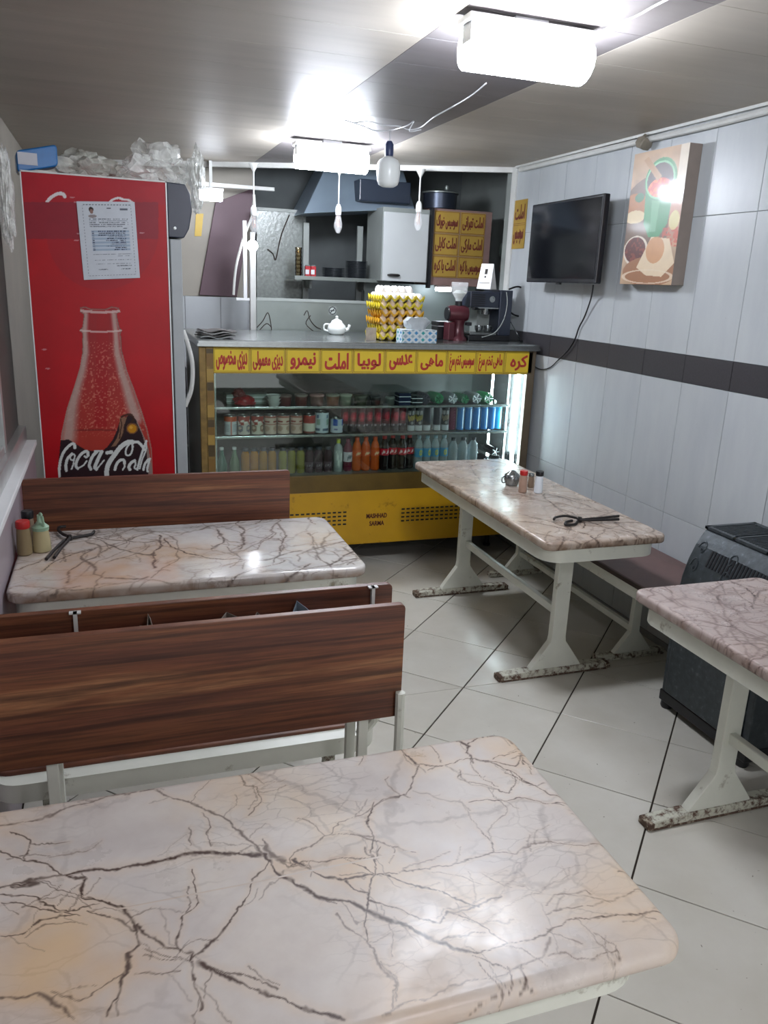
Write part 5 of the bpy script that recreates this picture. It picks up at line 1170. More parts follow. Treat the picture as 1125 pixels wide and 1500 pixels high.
_L = [([(215, 480), (210, 445), (190, 435), (150, 460), (100, 520), (66, 600), (50, 700), (52, 780)], 24), ([(190, 540), (214, 560), (205, 600), (180, 608), (165, 580), (185, 545)], 11), ([(185, 545), (140, 590), (120, 660), (125, 720)], 25),
      ([(205, 600), (200, 650), (180, 705)], 11), ([(355, 560), (350, 522), (320, 520), (270, 560), (236, 620), (226, 670), (245, 698)], 25), ([(355, 560), (338, 582), (320, 570)], 14), ([(245, 698), (305, 665), (340, 620)], 11),
      ([(450, 520), (410, 560), (380, 620), (370, 670), (385, 705)], 27), ([(500, 520), (462, 600), (430, 680), (445, 705)], 32), ([(425, 514), (465, 512), (500, 520)], 12), ([(445, 705), (490, 655), (525, 612)], 11), ([(558, 532), (604, 524)], 32),
      ([(830, 420), (780, 420), (705, 468), (632, 560), (578, 640), (556, 710), (552, 780)], 44), ([(820, 418), (885, 418), (930, 460), (955, 500)], 24), ([(806, 425), (766, 480), (755, 540), (780, 560), (812, 540), (830, 480), (824, 424)], 14),
      ([(742, 645), (735, 610), (700, 610), (660, 650), (642, 710)], 25), ([(742, 645), (745, 675), (725, 710)], 13), ([(850, 615), (812, 640), (790, 680), (800, 710)], 26), ([(850, 615), (862, 650), (848, 690), (870, 705)], 13),
      ([(975, 408), (940, 500), (902, 620), (880, 710)], 18), ([(975, 408), (972, 500), (932, 600), (905, 700)], 11), ([(1000, 600), (960, 650), (945, 710)], 20), ([(1012, 596), (985, 700), (990, 730)], 17)]
LOGO = [(spl(c7(p), 6) if len(p) > 2 else c7(p), w_/7.258) for p, w_ in _L]
def fridge_print(u, v, P):
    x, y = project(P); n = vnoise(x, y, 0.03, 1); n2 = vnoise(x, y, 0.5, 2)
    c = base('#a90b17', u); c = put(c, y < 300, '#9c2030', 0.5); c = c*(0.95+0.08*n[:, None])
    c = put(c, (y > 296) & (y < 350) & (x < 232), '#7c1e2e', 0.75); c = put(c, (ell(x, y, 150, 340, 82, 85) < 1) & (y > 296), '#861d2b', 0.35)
    c = put(c, (y > 430) & False, '#ffffff')
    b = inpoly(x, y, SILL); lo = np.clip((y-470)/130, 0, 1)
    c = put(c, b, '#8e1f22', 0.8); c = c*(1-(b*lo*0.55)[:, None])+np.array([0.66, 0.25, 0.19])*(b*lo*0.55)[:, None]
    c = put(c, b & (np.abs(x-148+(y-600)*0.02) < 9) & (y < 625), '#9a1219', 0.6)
    c = put(c, b & (n2 > 0.74) & (y > 500) & (y < 640), '#cf8a74', 0.55); c = put(c, b & (y > 631), '#a83a2c', 0.5); c = put(c, b & (np.abs(y-630) < 1.2) & (x > 105) & (x < 170), '#5a1a18', 0.5)
    for hl, w1 in ((HL_L, 8.5), (HL_R, 8.0)):
        d = sdist(x, y, hl)
        wgt = np.clip(1.35-d/(w1*np.clip((y-400)/170, 0.55, 1.5)), 0, 1)*b*0.85; c = c*(1-wgt[:, None])+np.array([0.70, 0.63, 0.59])*wgt[:, None]
    edge = sdist(x, y, SILL+[SILL[0]]); c = put(c, b & (edge < 2.0), '#9a7f76', 0.7); c = put(c, b & (edge < 0.9) & (y < 520), '#4d2c28', 0.6)
    c = put(c, (np.abs(y-455-0.4*np.sin((x-118)/62*3.14)*6) < 1.8) & b, '#c9b9b2', 0.8); c = put(c, (np.abs(y-484-0.5*np.sin((x-118)/62*3.14)*4) < 1.3) & b, '#cdb9b2', 0.8)
    q = inpoly(x, y, COLA) & b; c = put(c, q, '#21141b', 0.95); c = put(c, q & (sdist(x, y, HL_E) < 4.0), '#a59186', 0.8)
    c = put(c, b & inpoly(x, y, FOAM), '#8d6a52', 0.9); c = put(c, b & (sdist(x, y, c7([(700, 170), (715, 230), (700, 300), (690, 380)])) < 0.9), '#2a1614', 0.8); c = put(c, b & (sdist(x, y, c7([(745, 235), (735, 320), (700, 400)])) < 1.0), '#2a1614', 0.8)
    c = put(c, b & (sdist(x, y, spl(c7([(710, 150), (760, 130), (810, 125), (840, 170), (810, 215), (775, 225)]), 5)) < 1.5), '#3a2016', 0.9); c = put(c, b & (ell(x, y, 193.6, 627.6, 8.6, 8.2) < 1), '#8a5a34', 0.8)
    c = put(c, ell(x, y, 193.7, 627.9, 6.6, 6.2) < 1, '#bb8018', 1.0); c = put(c, ell(x, y, 192, 626, 2.5, 2.2) < 1, '#d9a94a', 0.8)
    for p, w_ in LOGO: c = put(c, sdist(x, y, p) < w_/2+0.35, '#cfd3d0')
    t1 = spl([(66, 300), (74, 290), (84, 284), (92, 284), (95, 288)], 5); c = put(c, (sdist(x, y, t1) < 2.4) & (y < 296), '#d3cccc')
    t2 = spl([(158, 298), (166, 292), (174, 290), (180, 292), (188, 293), (194, 297)], 5); c = put(c, (sdist(x, y, t2) < 1.6) & (y < 296), '#d3cccc')
    for sx, sy in ((106, 289), (112, 296), (116, 342), (112, 352), (208, 341), (65, 512), (70, 540)): c = put(c, ell(x, y, sx, sy, 4, 1.0) < 1, '#c9a4a6', 0.7)
    return c
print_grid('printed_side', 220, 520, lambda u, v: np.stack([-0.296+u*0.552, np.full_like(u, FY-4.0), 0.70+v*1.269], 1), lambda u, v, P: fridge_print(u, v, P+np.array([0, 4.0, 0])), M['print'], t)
# notice taped on the fridge side
def notice(u, v, P):
    c = base('#c3c8cf', u)
    brd = (np.minimum(np.minimum(u, 1-u), 1e9)); d = np.minimum(u-0.0, 1-u)
    c = put(c, ((np.abs(u-0.09) < 0.006) | (np.abs(u-0.93) < 0.006)) & (np.sin(v*160) > 0) & (v > 0.05) & (v < 0.95), '#6a7078'); c = put(c, ((np.abs(v-0.05) < 0.004) | (np.abs(v-0.96) < 0.004)) & (u > 0.09) & (u < 0.93) & (np.sin(u*120) > -0.3), '#6a7078')
    c = put(c, ell(u, v, 0.235, 0.90, 0.042, 0.032) < 1, '#2f2622'); c = put(c, ell(u, v, 0.24, 0.875, 0.028, 0.03) < 1, '#8a6a60'); c = put(c, ell(u, v, 0.25, 0.815, 0.07, 0.022) < 1, '#8d8484')
    c = put(c, (np.abs(u-0.80) < 0.065) & (np.abs(v-0.905) < 0.013), '#5c616c'); c = put(c, (np.abs(u-0.54) < 0.035) & (np.abs(v-0.915) < 0.006), '#3a3c44')
    tx = (vnoise(u, v, 90, 5) > 0.36)
    for vv, a0, a1 in ((0.780, .19, .86), (0.757, .19, .86), (0.733, .19, .86), (0.708, .19, .86), (0.684, .19, .76), (0.66, .75, .86)): c = put(c, (np.abs(v-vv) < 0.0052) & (u > a0) & (u < a1) & tx, '#5a5f68', 0.9)
    for k in range(11):
        vv = 0.620-k*0.0235; c = put(c, (np.abs(v-vv) < 0.0118) & (u > 0.20) & (u < 0.87), '#8fa0b4' if k % 2 == 0 else '#b3becb', 0.85)
        a0 = (0.32, 0.33, 0.32, 0.48, 0.47, 0.45, 0.55, 0.52, 0.45, 0.6, 0.58)[k]; c = put(c, (np.abs(v-vv) < 0.0055) & (u > a0) & (u < 0.80) & tx, '#1e2238'); c = put(c, (np.abs(v-vv) < 0.004) & (u > 0.215) & (u < 0.25), '#2e3348')
    for vv, a0, a1 in ((0.325, .20, .88), (0.300, .63, .87), (0.250, .22, .87), (0.20, .22, .87), (0.17, .60, .87), (0.13, .28, .44), (0.13, .68, .84)): c = put(c, (np.abs(v-vv) < 0.0055) & (u > a0) & (u < a1) & tx, '#4a4f58', 0.9)
    return c
nc = [at(px, py, FY) for px, py in ((123, 410), (205, 407), (197, 296), (112, 295))]
def npos(u, v):
    a, b, c_, d = [np.array(tuple(p)) for p in nc]; U, V = u[:, None], v[:, None]
    P = a*(1-U)*(1-V)+b*U*(1-V)+c_*U*V+d*(1-U)*V; P[:, 1] = FY-0.005-0.002*np.sin(3.1*u)*(0.5+v); return P
tag(print_grid('notice_sheet', 110, 160, npos, notice, M['printpaper'], None), 'white printed notice sheet with a small portrait taped to the red fridge', 'notice')
# bags and packets on top of the fridge
zf = 1.976
blob('plastic_bag', (0.235, 3.92, zf+0.075), (0.14, 0.12, 0.085), 12, M['film'], 'crumpled clear plastic bags heaped at the right of the fridge top', 'bag', 0.45, 4, floor_z=-0.072)
blob('plastic_bag', (0.405, 3.86, zf+0.03), (0.035, 0.07, 0.11), 31, M['film'], 'clear plastic bag spilling over the dark blue fridge canopy', 'bag', 0.4, 4)
blob('plastic_bag', (-0.06, 4.0, zf+0.055), (0.12, 0.11, 0.07), 44, M['film2'], 'milky white plastic bag lying on the middle of the fridge top', 'bag', 0.35, 4, floor_z=-0.052)
t = thing('blue_packet', 'bright blue packet with a white label on the left of the fridge', 'packet', (-0.255, 3.90, zf+0.02), R_(8))
bm = bm_new(); pts = rrect(-0.075, 0.085, 0.0, 0.085, 0.015, 4); loft(bm, [[(u, -0.05, v+0.02*u/0.08) for u, v in pts], [(u, 0.06, v+0.02*u/0.08) for u, v in pts]]); part('wrapper', bm, plain('blue_wrapper', '#1f72b4', 0.3, var=0.2), t, bevel=0.006)
bm = bm_new(); bx(bm, -0.07, 0.005, -0.0525, -0.049, 0.015, 0.062); part('label', bm, M['paper'], t)
bm = bm_new(); bx(bm, -0.07, 0.08, -0.045, 0.055, -0.018, 0.0); part('white_flap', bm, M['film2'], t)
blob('plastic_sheet', (-0.345, 3.57, 1.86), (0.025, 0.06, 0.17), 60, M['film'], 'clear plastic sheet hanging between the window and the fridge', 'plastic sheet', 0.35, 4)

# ================================================================== TELEVISION, PICTURE, SMALL SIGNS
tvx = 2.275
c = [atx(px, py, tvx) for px, py in ((775, 298), (884, 288), (878, 418), (771, 410))]
yc = sum(p.y for p in c)/4; zc = sum(p.z for p in c)/4; tw = 0.735; th_ = 0.415
t = thing('television', 'flat black television on the tiled wall', 'television', (tvx, yc, zc)); t.rotation_euler = (0, R_(0), R_(-1.5))
bm = bm_new(); bx(bm, 0, 0.035, -tw/2, tw/2, -th_/2, th_/2); part('housing', bm, M['tvframe'], t, bevel=0.006)
bm = bm_new(); bx(bm, -0.0015, 0.001, -tw/2+0.014, tw/2-0.014, -th_/2+0.022, th_/2-0.014); part('screen', bm, M['screen'], t)
bm = bm_new(); bx(bm, 0.035, 0.06, -tw/2+0.1, tw/2-0.1, -0.15, 0.10); part('rear_bulge', bm, M['black'], t, bevel=0.01)
bm = bm_new(); bx(bm, 0.06, WX-tvx-0.001, -0.10, 0.10, -0.10, 0.08); part('wall_mount', bm, M['black'], t)
bm = bm_new(); bx(bm, 0.0, 0.012, -0.02, 0.02, -th_/2-0.008, -th_/2); part('sensor_bump', bm, M['black'], t)
def food(u, v, P):
    # flat food picture: green pot of red stew with a wooden spoon, bread, herbs (u: left to right, v: bottom to top)
    n = vnoise(u, v*2, 9, 3); n2 = vnoise(u, v*2, 30, 4)
    c = base('#c0a080', u)*(0.85+0.25*n[:, None]); c = put(c, v > 0.80, '#b99a78', 0.6); c = put(c, (u > 0.86) & (v > 0.70), '#e0d8c8', 0.8)
    c = put(c, ell(u, v, 0.45, 0.52, 0.62, 0.30) < 1, '#5f4636', 0.85); c = put(c, ell(u, v, 0.12, 0.60, 0.26, 0.10) < 1, '#a86a34'); c = put(c, ell(u, v, 0.15, 0.52, 0.2, 0.05) < 1, '#d9c49a')
    c = put(c, inpoly(u, v, [(0.30, 0.72), (0.84, 0.72), (0.78, 0.45), (0.66, 0.36), (0.46, 0.36), (0.34, 0.46)]), '#3f8a5a'); c = put(c, inpoly(u, v, [(0.44, 0.66), (0.60, 0.66), (0.58, 0.40), (0.48, 0.40)]), '#79b089', 0.6)
    c = put(c, ell(u, v, 0.20, 0.665, 0.09, 0.035) < 1, '#2f7048'); c = put(c, ell(u, v, 0.92, 0.69, 0.08, 0.035) < 1, '#2f7048')
    c = put(c, ell(u, v, 0.56, 0.78, 0.29, 0.155) < 1, '#3a8552'); c = put(c, ell(u, v, 0.55, 0.775, 0.25, 0.130) < 1, '#3c2420'); c = put(c, ell(u, v, 0.56, 0.715, 0.215, 0.075) < 1, '#c0412c')
    c = put(c, (ell(u, v, 0.56, 0.715, 0.215, 0.075) < 1) & (n2 > 0.62), '#e07a4c'); c = put(c, (ell(u, v, 0.55, 0.775, 0.25, 0.13) < 1.06) & (ell(u, v, 0.55, 0.775, 0.25, 0.13) > 0.95), '#8fc49c')
    c = put(c, inpoly(u, v, [(0.20, 0.94), (0.28, 0.96), (0.58, 0.80), (0.50, 0.77)]), '#b08a64')
    c = put(c, (u > 0.80) & (v > 0.28) & (v < 0.60), '#c98a6a', 0.7); c = put(c, (u > 0.72) & (v > 0.28) & (v < 0.42) & (n2 > 0.4), '#b8482c', 0.8); c = put(c, ell(u, v, 0.90, 0.47, 0.09, 0.07) < 1, '#d3cf8a', 0.8)
    c = put(c, ell(u, v, 0.24, 0.26, 0.24, 0.115) < 1, '#d9cdbc'); c = put(c, ell(u, v, 0.23, 0.265, 0.205, 0.10) < 1, '#5a2622'); c = put(c, (ell(u, v, 0.23, 0.265, 0.205, 0.10) < 1) & (n2 > 0.6), '#7d3a2c')
    c = put(c, ell(u, v, 0.55, 0.10, 0.52, 0.115) < 1, '#9a6a48'); c = put(c, inpoly(u, v, [(0.30, 0.13), (0.52, 0.36), (0.86, 0.34), (1.0, 0.16), (0.80, 0.06), (0.50, 0.07)]), '#dcc6a6'); c = put(c, ell(u, v, 0.62, 0.26, 0.17, 0.10) < 1, '#c48a5c', 0.8)
    c = put(c, (ell(u, v, 0.52, 0.06, 0.5, 0.055) > 0.86) & (ell(u, v, 0.52, 0.06, 0.5, 0.055) < 1.0), '#dfcdb4', 0.8); return c
px_ = 2.335; y0p, y1p, z0p, z1p = 3.005, 3.385, 1.642, 2.214
t = thing('food_picture', 'tall canvas picture of a green pot of red stew and bread', 'picture', (px_, (y0p+y1p)/2, (z0p+z1p)/2)); t.rotation_euler = (R_(0), 0, 0)
bm = bm_new(); bx(bm, 0, WX-px_-0.001, -0.19, 0.19, -0.286, 0.286); part('canvas_box', bm, plain('grey_canvas_side', '#857a72', 0.6), t, bevel=0.002)
print_grid('printed_canvas', 150, 230, lambda u, v: np.stack([np.full_like(u, -0.001), (0.5-u)*0.38, (v-0.5)*0.572], 1), food, M['printgloss'], t)
bm = bm_new(); lathe(bm, [(0.004, 0), (0.008, 0.004), (0.004, 0.01)], 10, (WX-px_-0.02, 0.03, 0.286)); part('hanging_hook', bm, M['iron'], t, True)
def sign_board(label, x0, x1, z0, z1, Y, cols, rows_, words, face, parent_loc, aged=True, hgt=0.66):
    pass
# faded yellow sign half hidden by the television
sy0, sy1 = 4.50, 4.655; z0s, z1s = 1.835, 2.115
t = thing('yellow_wall_sign', 'faded yellow sign strip on the wall behind the television', 'sign', (WX-0.001, (sy0+sy1)/2, (z0s+z1s)/2))
bm = bm_new(); bx(bm, -0.004, 0, -(sy1-sy0)/2, (sy1-sy0)/2, -0.14, 0.14); part('sheet', bm, M['menuyd'], t)
for k, wd in ((0.07, 'املت'), (-0.07, 'سوسیس')):
    bm = bm_new(); bx(bm, -0.0048, -0.004, -(sy1-sy0)/2+0.004, (sy1-sy0)/2-0.004, k-0.066 if k > 0 else k+0.064, k-0.064 if k > 0 else k+0.066); part('printed_rule', bm, M['menubrown'], t)
    lettering(wd, 0.12, 0.085, M['menubrown'], t, Matrix.Translation((-0.0042, 0, k)) @ FACE_X, 0.02)

# ================================================================== KITCHEN BEHIND THE COUNTER
# cupboard with the white flap door, and the menu cupboard beside it
KY = 5.30
a = at(560, 310, KY); b = at(636, 413, KY); cz0, cz1 = 1.615, 2.085
t = thing('wall_cupboard', 'white wall cupboard with a dark handle above the egg trays', 'cupboard', ((1.765+2.10)/2, KY+0.15, cz0)); hx = (2.10-1.765)/2
bm = bm_new(); bx(bm, -hx, hx, -0.14, 0.2, 0, cz1-cz0); part('carcass', bm, M['greypaint'], t)
bm = bm_new(); bx(bm, -hx+0.005, hx-0.012, -0.158, -0.142, 0.0, cz1-cz0-0.03); d_ = part('door', bm, plain('cupboard_white', '#b9bdbd', 0.35, var=0.08, scale=3), t, bevel=0.003)
hc = at(575, 403, KY); hxx = hc.x-(1.765+2.10)/2
bm = bm_new(); tube(bm, [(hxx-0.045, -0.172, hc.z-cz0), (hxx-0.02, -0.176, hc.z-cz0), (hxx+0.03, -0.176, hc.z-cz0), (hxx+0.045, -0.172, hc.z-cz0)], [0.004, 0.009, 0.009, 0.004], 8)
for s in (-0.035, 0.035): bx(bm, hxx+s-0.004, hxx+s+0.004, -0.174, -0.157, hc.z-cz0-0.004, hc.z-cz0+0.004)
part('handle', bm, M['iron'], d_, True)
mx0, mx1, mz0, mz1 = 2.118, 2.56, 1.60, 2.10
t = thing('menu_cupboard', 'brown cupboard faced with six yellow menu panels', 'cupboard', ((mx0+mx1)/2, KY, mz0)); ox = (mx0+mx1)/2
bm = bm_new(); bx(bm, mx0-ox, mx1-ox, 0.0, 0.30, 0, mz1-mz0); part('board', bm, plain('brown_board', '#8a6f68', 0.6), t, bevel=0.003)
bm = bm_new(); bx(bm, mx0-ox-0.02, mx0-ox-0.004, -0.03, 0.02, -0.02, mz1-mz0); part('side_post', bm, M['black'], t)
mw = [['سوسیس خوراک', 'املت تهرانی'], ['املت کابلی', 'املت مارکی'], ['املت با کره', 'سوسیس با کره']]
cw = 0.185; chh = 0.140
for r_i in range(3):
    for c_i in range(2):
        cxx = mx0-ox+0.012+cw/2+c_i*(cw+0.008); czz = (mz1-mz0)-0.015-chh/2-r_i*(chh+0.005)
        bm = bm_new(); bx(bm, cxx-cw/2, cxx+cw/2, -0.005, 0.0, czz-chh/2, czz+chh/2); p_ = part('menu_panel', bm, M['menuyd'], t)
        for bb in ((cxx-cw/2+0.004, cxx+cw/2-0.004, czz-chh/2+0.004, czz-chh/2+0.0065), (cxx-cw/2+0.004, cxx+cw/2-0.004, czz+chh/2-0.0065, czz+chh/2-0.004), (cxx-cw/2+0.004, cxx-cw/2+0.0065, czz-chh/2+0.004, czz+chh/2-0.004), (cxx+cw/2-0.0065, cxx+cw/2-0.004, czz-chh/2+0.004, czz+chh/2-0.004)):
            bm = bm_new(); bx(bm, bb[0], bb[1], -0.0057, -0.0048, bb[2], bb[3]); part('printed_border', bm, M['menubrown'], p_)
        lettering(mw[r_i][c_i], cw*0.84, chh*0.66, M['menubrown'], p_, fy(cxx, -0.0052, czz), 0.018)
# big lidded pot standing on the cupboards
pc = at(645, 305, KY+0.14)
t = thing('stock_pot', 'dark lidded pot standing on top of the wall cupboards', 'pot', (2.22, KY+0.14, 2.102))
bm = bm_new(); lathe(bm, [(0.10, 0), (0.115, 0.006), (0.118, 0.10), (0.122, 0.104)], 24); part('pot_body', bm, plain('dark_pot', '#343a46', 0.35, 0.6), t, True)
bm = bm_new(); lathe(bm, [(0.128, 0.104), (0.128, 0.112), (0.06, 0.128), (0.02, 0.134)], 24); part('lid', bm, M['dull_steel'], t, True)
bm = bm_new(); lathe(bm, [(0.012, 0.134), (0.016, 0.150), (0.014, 0.165), (0.004, 0.17)], 12, (0.045, 0, -0.005)); part('knob', bm, M['dull_steel'], t, True)
# cooker hood
t = thing('cooker_hood', 'blue grey sheet metal cooker hood hanging behind the second lamp', 'cooker hood', (1.62, 5.55, 2.02))
bm = bm_new(); loft(bm, [[(-0.36, -0.10, 0.0), (0.42, -0.10, 0.08), (0.42, 0.35, 0.08), (-0.36, 0.35, 0.0)], [(-0.18, 0.0, 0.33), (0.36, 0.0, 0.33), (0.36, 0.35, 0.33), (-0.18, 0.35, 0.33)]]); part('canopy', bm, M['hood'], t, bevel=0.004)
bm = bm_new(); bx(bm, 0.0, 0.36, -0.17, -0.02, 0.10, 0.235); part('extractor_box', bm, plain('dark_blue_box', '#232c3a', 0.35), t, bevel=0.006)
bm = bm_new(); bx(bm, 0.0, 0.24, 0.1, 0.3, 0.33, 0.72); part('duct', bm, M['hood'], t)
# shelf with glasses, tins and plates
SY = 5.55; sa = at(425, 407, SY); sb = at(556, 410, SY); sz = 1.605
t = thing('kitchen_shelf', 'metal wall shelf on two posts behind the counter', 'shelf', ((sa.x+sb.x)/2, SY, 0)); ox = (sa.x+sb.x)/2; hw = (sb.x-sa.x)/2
bm = bm_new(); bx(bm, -hw, hw+0.03, -0.14, 0.14, sz, sz+0.012); part('board', bm, M['dull_steel'], t)
bm = bm_new(); bx(bm, -hw, hw+0.03, -0.145, -0.140, sz-0.004, sz+0.02); part('front_lip', bm, M['dull_steel'], t)
for px in (448, 526):
    p = at(px, 400, SY+0.15); bm = bm_new(); bx(bm, p.x-ox-0.02, p.x-ox+0.02, 0.145, 0.17, 0.0, 1.98); part('post', bm, M['greypaint'], t, bevel=0.002)
    bm = bm_new(); bx(bm, p.x-ox-0.008, p.x-ox+0.008, 0.0, 0.145, sz-0.06, sz); part('bracket', bm, M['greypaint'], t)
zz = sz+0.012
p = at(437, 400, SY-0.05)
t = thing('glass_stack', 'tall stack of clear tea glasses at the left end of the shelf', 'glasses', (p.x, SY-0.05, zz))
for k in range(7):
    bm = bm_new(); lathe(bm, [(0.017, k*0.026), (0.019, k*0.026+0.002), (0.024, k*0.026+0.034), (0.0225, k*0.026+0.034), (0.018, k*0.026+0.004)], 14); part('glass', bm, M['teaglass'], t, True)
for px, lab in ((450.5, 'left one of two small red tins on the shelf'), (458.5, 'right one of two small red tins on the shelf')):
    p = at(px, 400, SY-0.07); t = thing('red_tin', lab, 'tin', (p.x, SY-0.07, zz), group='red tins on the shelf')
    bm = bm_new(); bx(bm, -0.018, 0.018, -0.018, 0.018, 0, 0.072); part('tin_body', bm, plain('red_tin_paint', '#a81f28', 0.35, var=0.3, scale=60), t, bevel=0.004)
    bm = bm_new(); bx(bm, -0.015, 0.015, -0.015, 0.015, 0.072, 0.080); part('lid', bm, M['steel'], t, bevel=0.002)
    bm = bm_new(); bx(bm, -0.0185, 0.006, -0.0188, -0.0178, 0.02, 0.05); part('label', bm, M['paper'], t)
for px, n, r, lab in ((488, 8, 0.080, 'left lower stack of dark plates on the shelf'), (522, 14, 0.078, 'right taller stack of dark plates on the shelf')):
    p = at(px, 400, SY-0.02); t = thing('plate_stack', lab, 'plates', (p.x, SY-0.02, zz), group='plate stacks on the shelf'); pm = plain('dark_plate', '#3f454b', 0.25, 0.3, 0.2)
    for k in range(n):
        bm = bm_new(); z = k*0.0085; lathe(bm, [(r*0.5, z), (r*0.6, z), (r, z+0.007), (r, z+0.0095), (r*0.6, z+0.004)], 22); part('plate', bm, pm, t, True)
# tall sheet metal splash panel standing behind the counter, with its sticker
PY = 5.12; pa = at(376, 437, PY); pb = at(556, 437, PY)
t = thing('splash_panel', 'grey sheet metal screen standing behind the counter', 'screen', ((pa.x+pb.x)/2, PY, 0)); hw = (pb.x-pa.x)/2; ox = (pa.x+pb.x)/2
bm = bm_new(); bx(bm, -hw, hw+0.3, 0, 0.008, 0.0, pa.z); part('sheet', bm, M['dull_steel'], t)
bm = bm_new(); bx(bm, -hw, hw+0.3, -0.004, 0.012, pa.z-0.012, pa.z+0.006); part('top_rim', bm, M['greypaint'], t)
p = at(487, 455, PY)
def nosm(u, v, P):
    c = base('#7f8682', u); d = np.hypot(u-.5, v-.5); c = put(c, d < 0.48, '#a3aaa6'); c = put(c, (d < 0.48) & (d > 0.37), '#26282a')
    c = put(c, (np.abs(v-0.5) < 0.06) & (np.abs(u-0.5) < 0.3), '#26282a'); return put(c, (np.abs((u-v)) < 0.09) & (d < 0.42), '#26282a')
g = print_grid('no_smoking_sticker', 40, 40, lambda u, v: np.stack([p.x-ox+(u-.5)*0.052, np.full_like(u, -0.0012), p.z+(v-.5)*0.052], 1), nosm, M['printpaper'], t)
for pts, nm in (([(445, 462), (450, 455), (454, 468), (462, 478), (470, 482)], 'scratch'), ([(455, 462), (448, 474), (460, 486)], 'scratch'), ([(376, 480), (385, 470), (392, 458), (396, 470), (398, 485)], 'scratch'), ([(378, 486), (390, 474), (398, 480)], 'scratch')):
    bm = bm_new(); q = [at(a_, b_, PY) for a_, b_ in pts]; tube(bm, smoothpath([(v.x-ox, -0.001, v.z) for v in q], 4), 0.003, 5); part('painted_scribble', bm, M['ink'], t, True)
# white tiled low wall at the left, cream wall above it, maroon board leaning in front
WY = 5.95
tl, tr = at(262, 433, WY), at(376, 437, WY)
wk = struct(box('wall_kitchen_tiled', (-0.45, tr.x, WY, WY+0.06, 0, tl.z), M['wall_grout']))
yv = [0.0, 0.30, 0.60, 0.90, 1.20, tl.z]; xv = [tl.x-0.25, tl.x+0.04, tl.x+0.29, tr.x]
for a, b in zip(xv, xv[1:]):
    for c_, d_ in zip(yv, yv[1:]):
        box('tile', (a+0.002, b-0.002, WY-0.006, WY, c_+0.002, d_-0.002), M['wall_tile'], wk, 0.001)
struct(box('wall_kitchen_upper', (-0.45, 1.02, WY+0.06, WY+0.12, tl.z, 2.75), M['cwall']))
q = [at(a_, b_, 5.978) for a_, b_ in ((316, 296), (373, 275), (347, 435), (292, 432))]
bm = bm_new(); loft(bm, [[tuple(v) for v in q], [(v.x, v.y+0.03, v.z) for v in q]]); tag(part('leaning_board', bm, M['maroon'], None, bevel=0.002), 'slanting maroon board before the cream kitchen wall', 'board')
q = [at(a_, b_, WY+0.055) for a_, b_ in ((287, 313), (298, 313), (295, 346), (285, 346))]
bm = bm_new(); loft(bm, [[tuple(v) for v in q], [(v.x, v.y-0.003, v.z) for v in q]]); tag(part('yellow_tape', bm, plain('yellow_tape', '#c9a840', 0.5), None), 'strip of yellow tape on the cream wall beside the fridge', 'tape')
# embossed pane and the white poles in front of it
q0, q1 = at(376, 308, 5.75), at(446, 495, 5.75)
t = thing('embossed_screen', 'grey embossed glass screen behind the white poles', 'screen', ((q0.x+q1.x)/2, 5.75, 1.0)); hw = (q1.x-q0.x)/2
bm = bm_new(); bx(bm, -hw, hw, 0, 0.01, 0.0, q0.z-1.0); part('pane', bm, M['embossed'], t)
bm = bm_new(); bx(bm, -hw, hw, -0.01, 0.02, q0.z-1.0, q0.z-0.98); part('top_rail', bm, M['greypaint'], t)
bm = bm_new(); tube(bm, smoothpath([tuple(at(a_, b_, 5.74)-Vector(((q0.x+q1.x)/2, 5.75, 1.0))) for a_, b_ in ((392, 365), (400, 372), (404, 380), (412, 345), (424, 315))], 5), 0.004, 5); part('crack', bm, M['ink'], t, True)
def pole(label, px, y0, y1, Y, w_, mat=M['offwhite']):
    a_, b_ = at(px, y0, Y), at(px, y1, Y); bm = bm_new(); bx(bm, -w_/2, w_/2, -w_/2, w_/2, 0, a_.z); o = part('pole', bm, mat, None, bevel=0.003); o.location = (b_.x, Y, 0); return tag(o, label, 'pole')
t = thing('window_sash', 'open white window sash standing out behind the counter', 'window sash', (at(364, 438, 5.56).x, 5.56, at(364, 438, 5.56).z)); o3 = t.location.copy()
bm = bm_new(); bx(bm, -0.035, -0.010, -0.012, 0.012, 0.0, 0.50); part('stile', bm, M['white'], t, bevel=0.003)
bm = bm_new(); bx(bm, -0.085, 0.075, -0.012, 0.012, -0.012, 0.006); part('bottom_rail', bm, M['white'], t, bevel=0.003)
bm = bm_new(); tube(bm, smoothpath([tuple(at(a_, b_, 5.56)-o3) for a_, b_ in ((342, 432), (346, 390), (358, 345), (372, 310), (372, 285))], 6), 0.009, 8); part('bowed_rail', bm, M['offwhite'], t, True)
pole('white pole standing under the lit bulb', 371, 362, 560, 5.55, 0.040)
# lit bulb on that pole, small kitchen tube lamp at left
t = thing('lit_bulb', 'small glowing white bulb at the head of the pole', 'bulb', tuple(at(370, 360, 5.5)))
bm = bm_new(); bmesh.ops.create_uvsphere(bm, u_segments=16, v_segments=12, radius=0.036); part('globe', bm, M['bulblit'], t, True)
bm = bm_new(); lathe(bm, [(0.014, 0.03), (0.017, 0.06), (0.016, 0.085)], 12); part('socket', bm, M['white'], t, True)
t = thing('kitchen_lamp', 'small glowing tube lamp above the fridge side of the kitchen', 'lamp', tuple(at(309, 286, 5.6)))
bm = bm_new(); bx(bm, -0.075, 0.075, -0.02, 0.02, -0.035, 0.03); part('diffuser', bm, M['lampk'], t, bevel=0.012)
bm = bm_new(); bx(bm, -0.08, 0.08, -0.02, 0.03, 0.03, 0.045); part('housing', bm, M['white'], t)
bm = bm_new(); bx(bm, -0.01, 0.01, -0.01, 0.01, 0.045, 0.75); part('hanger', bm, M['offwhite'], t)
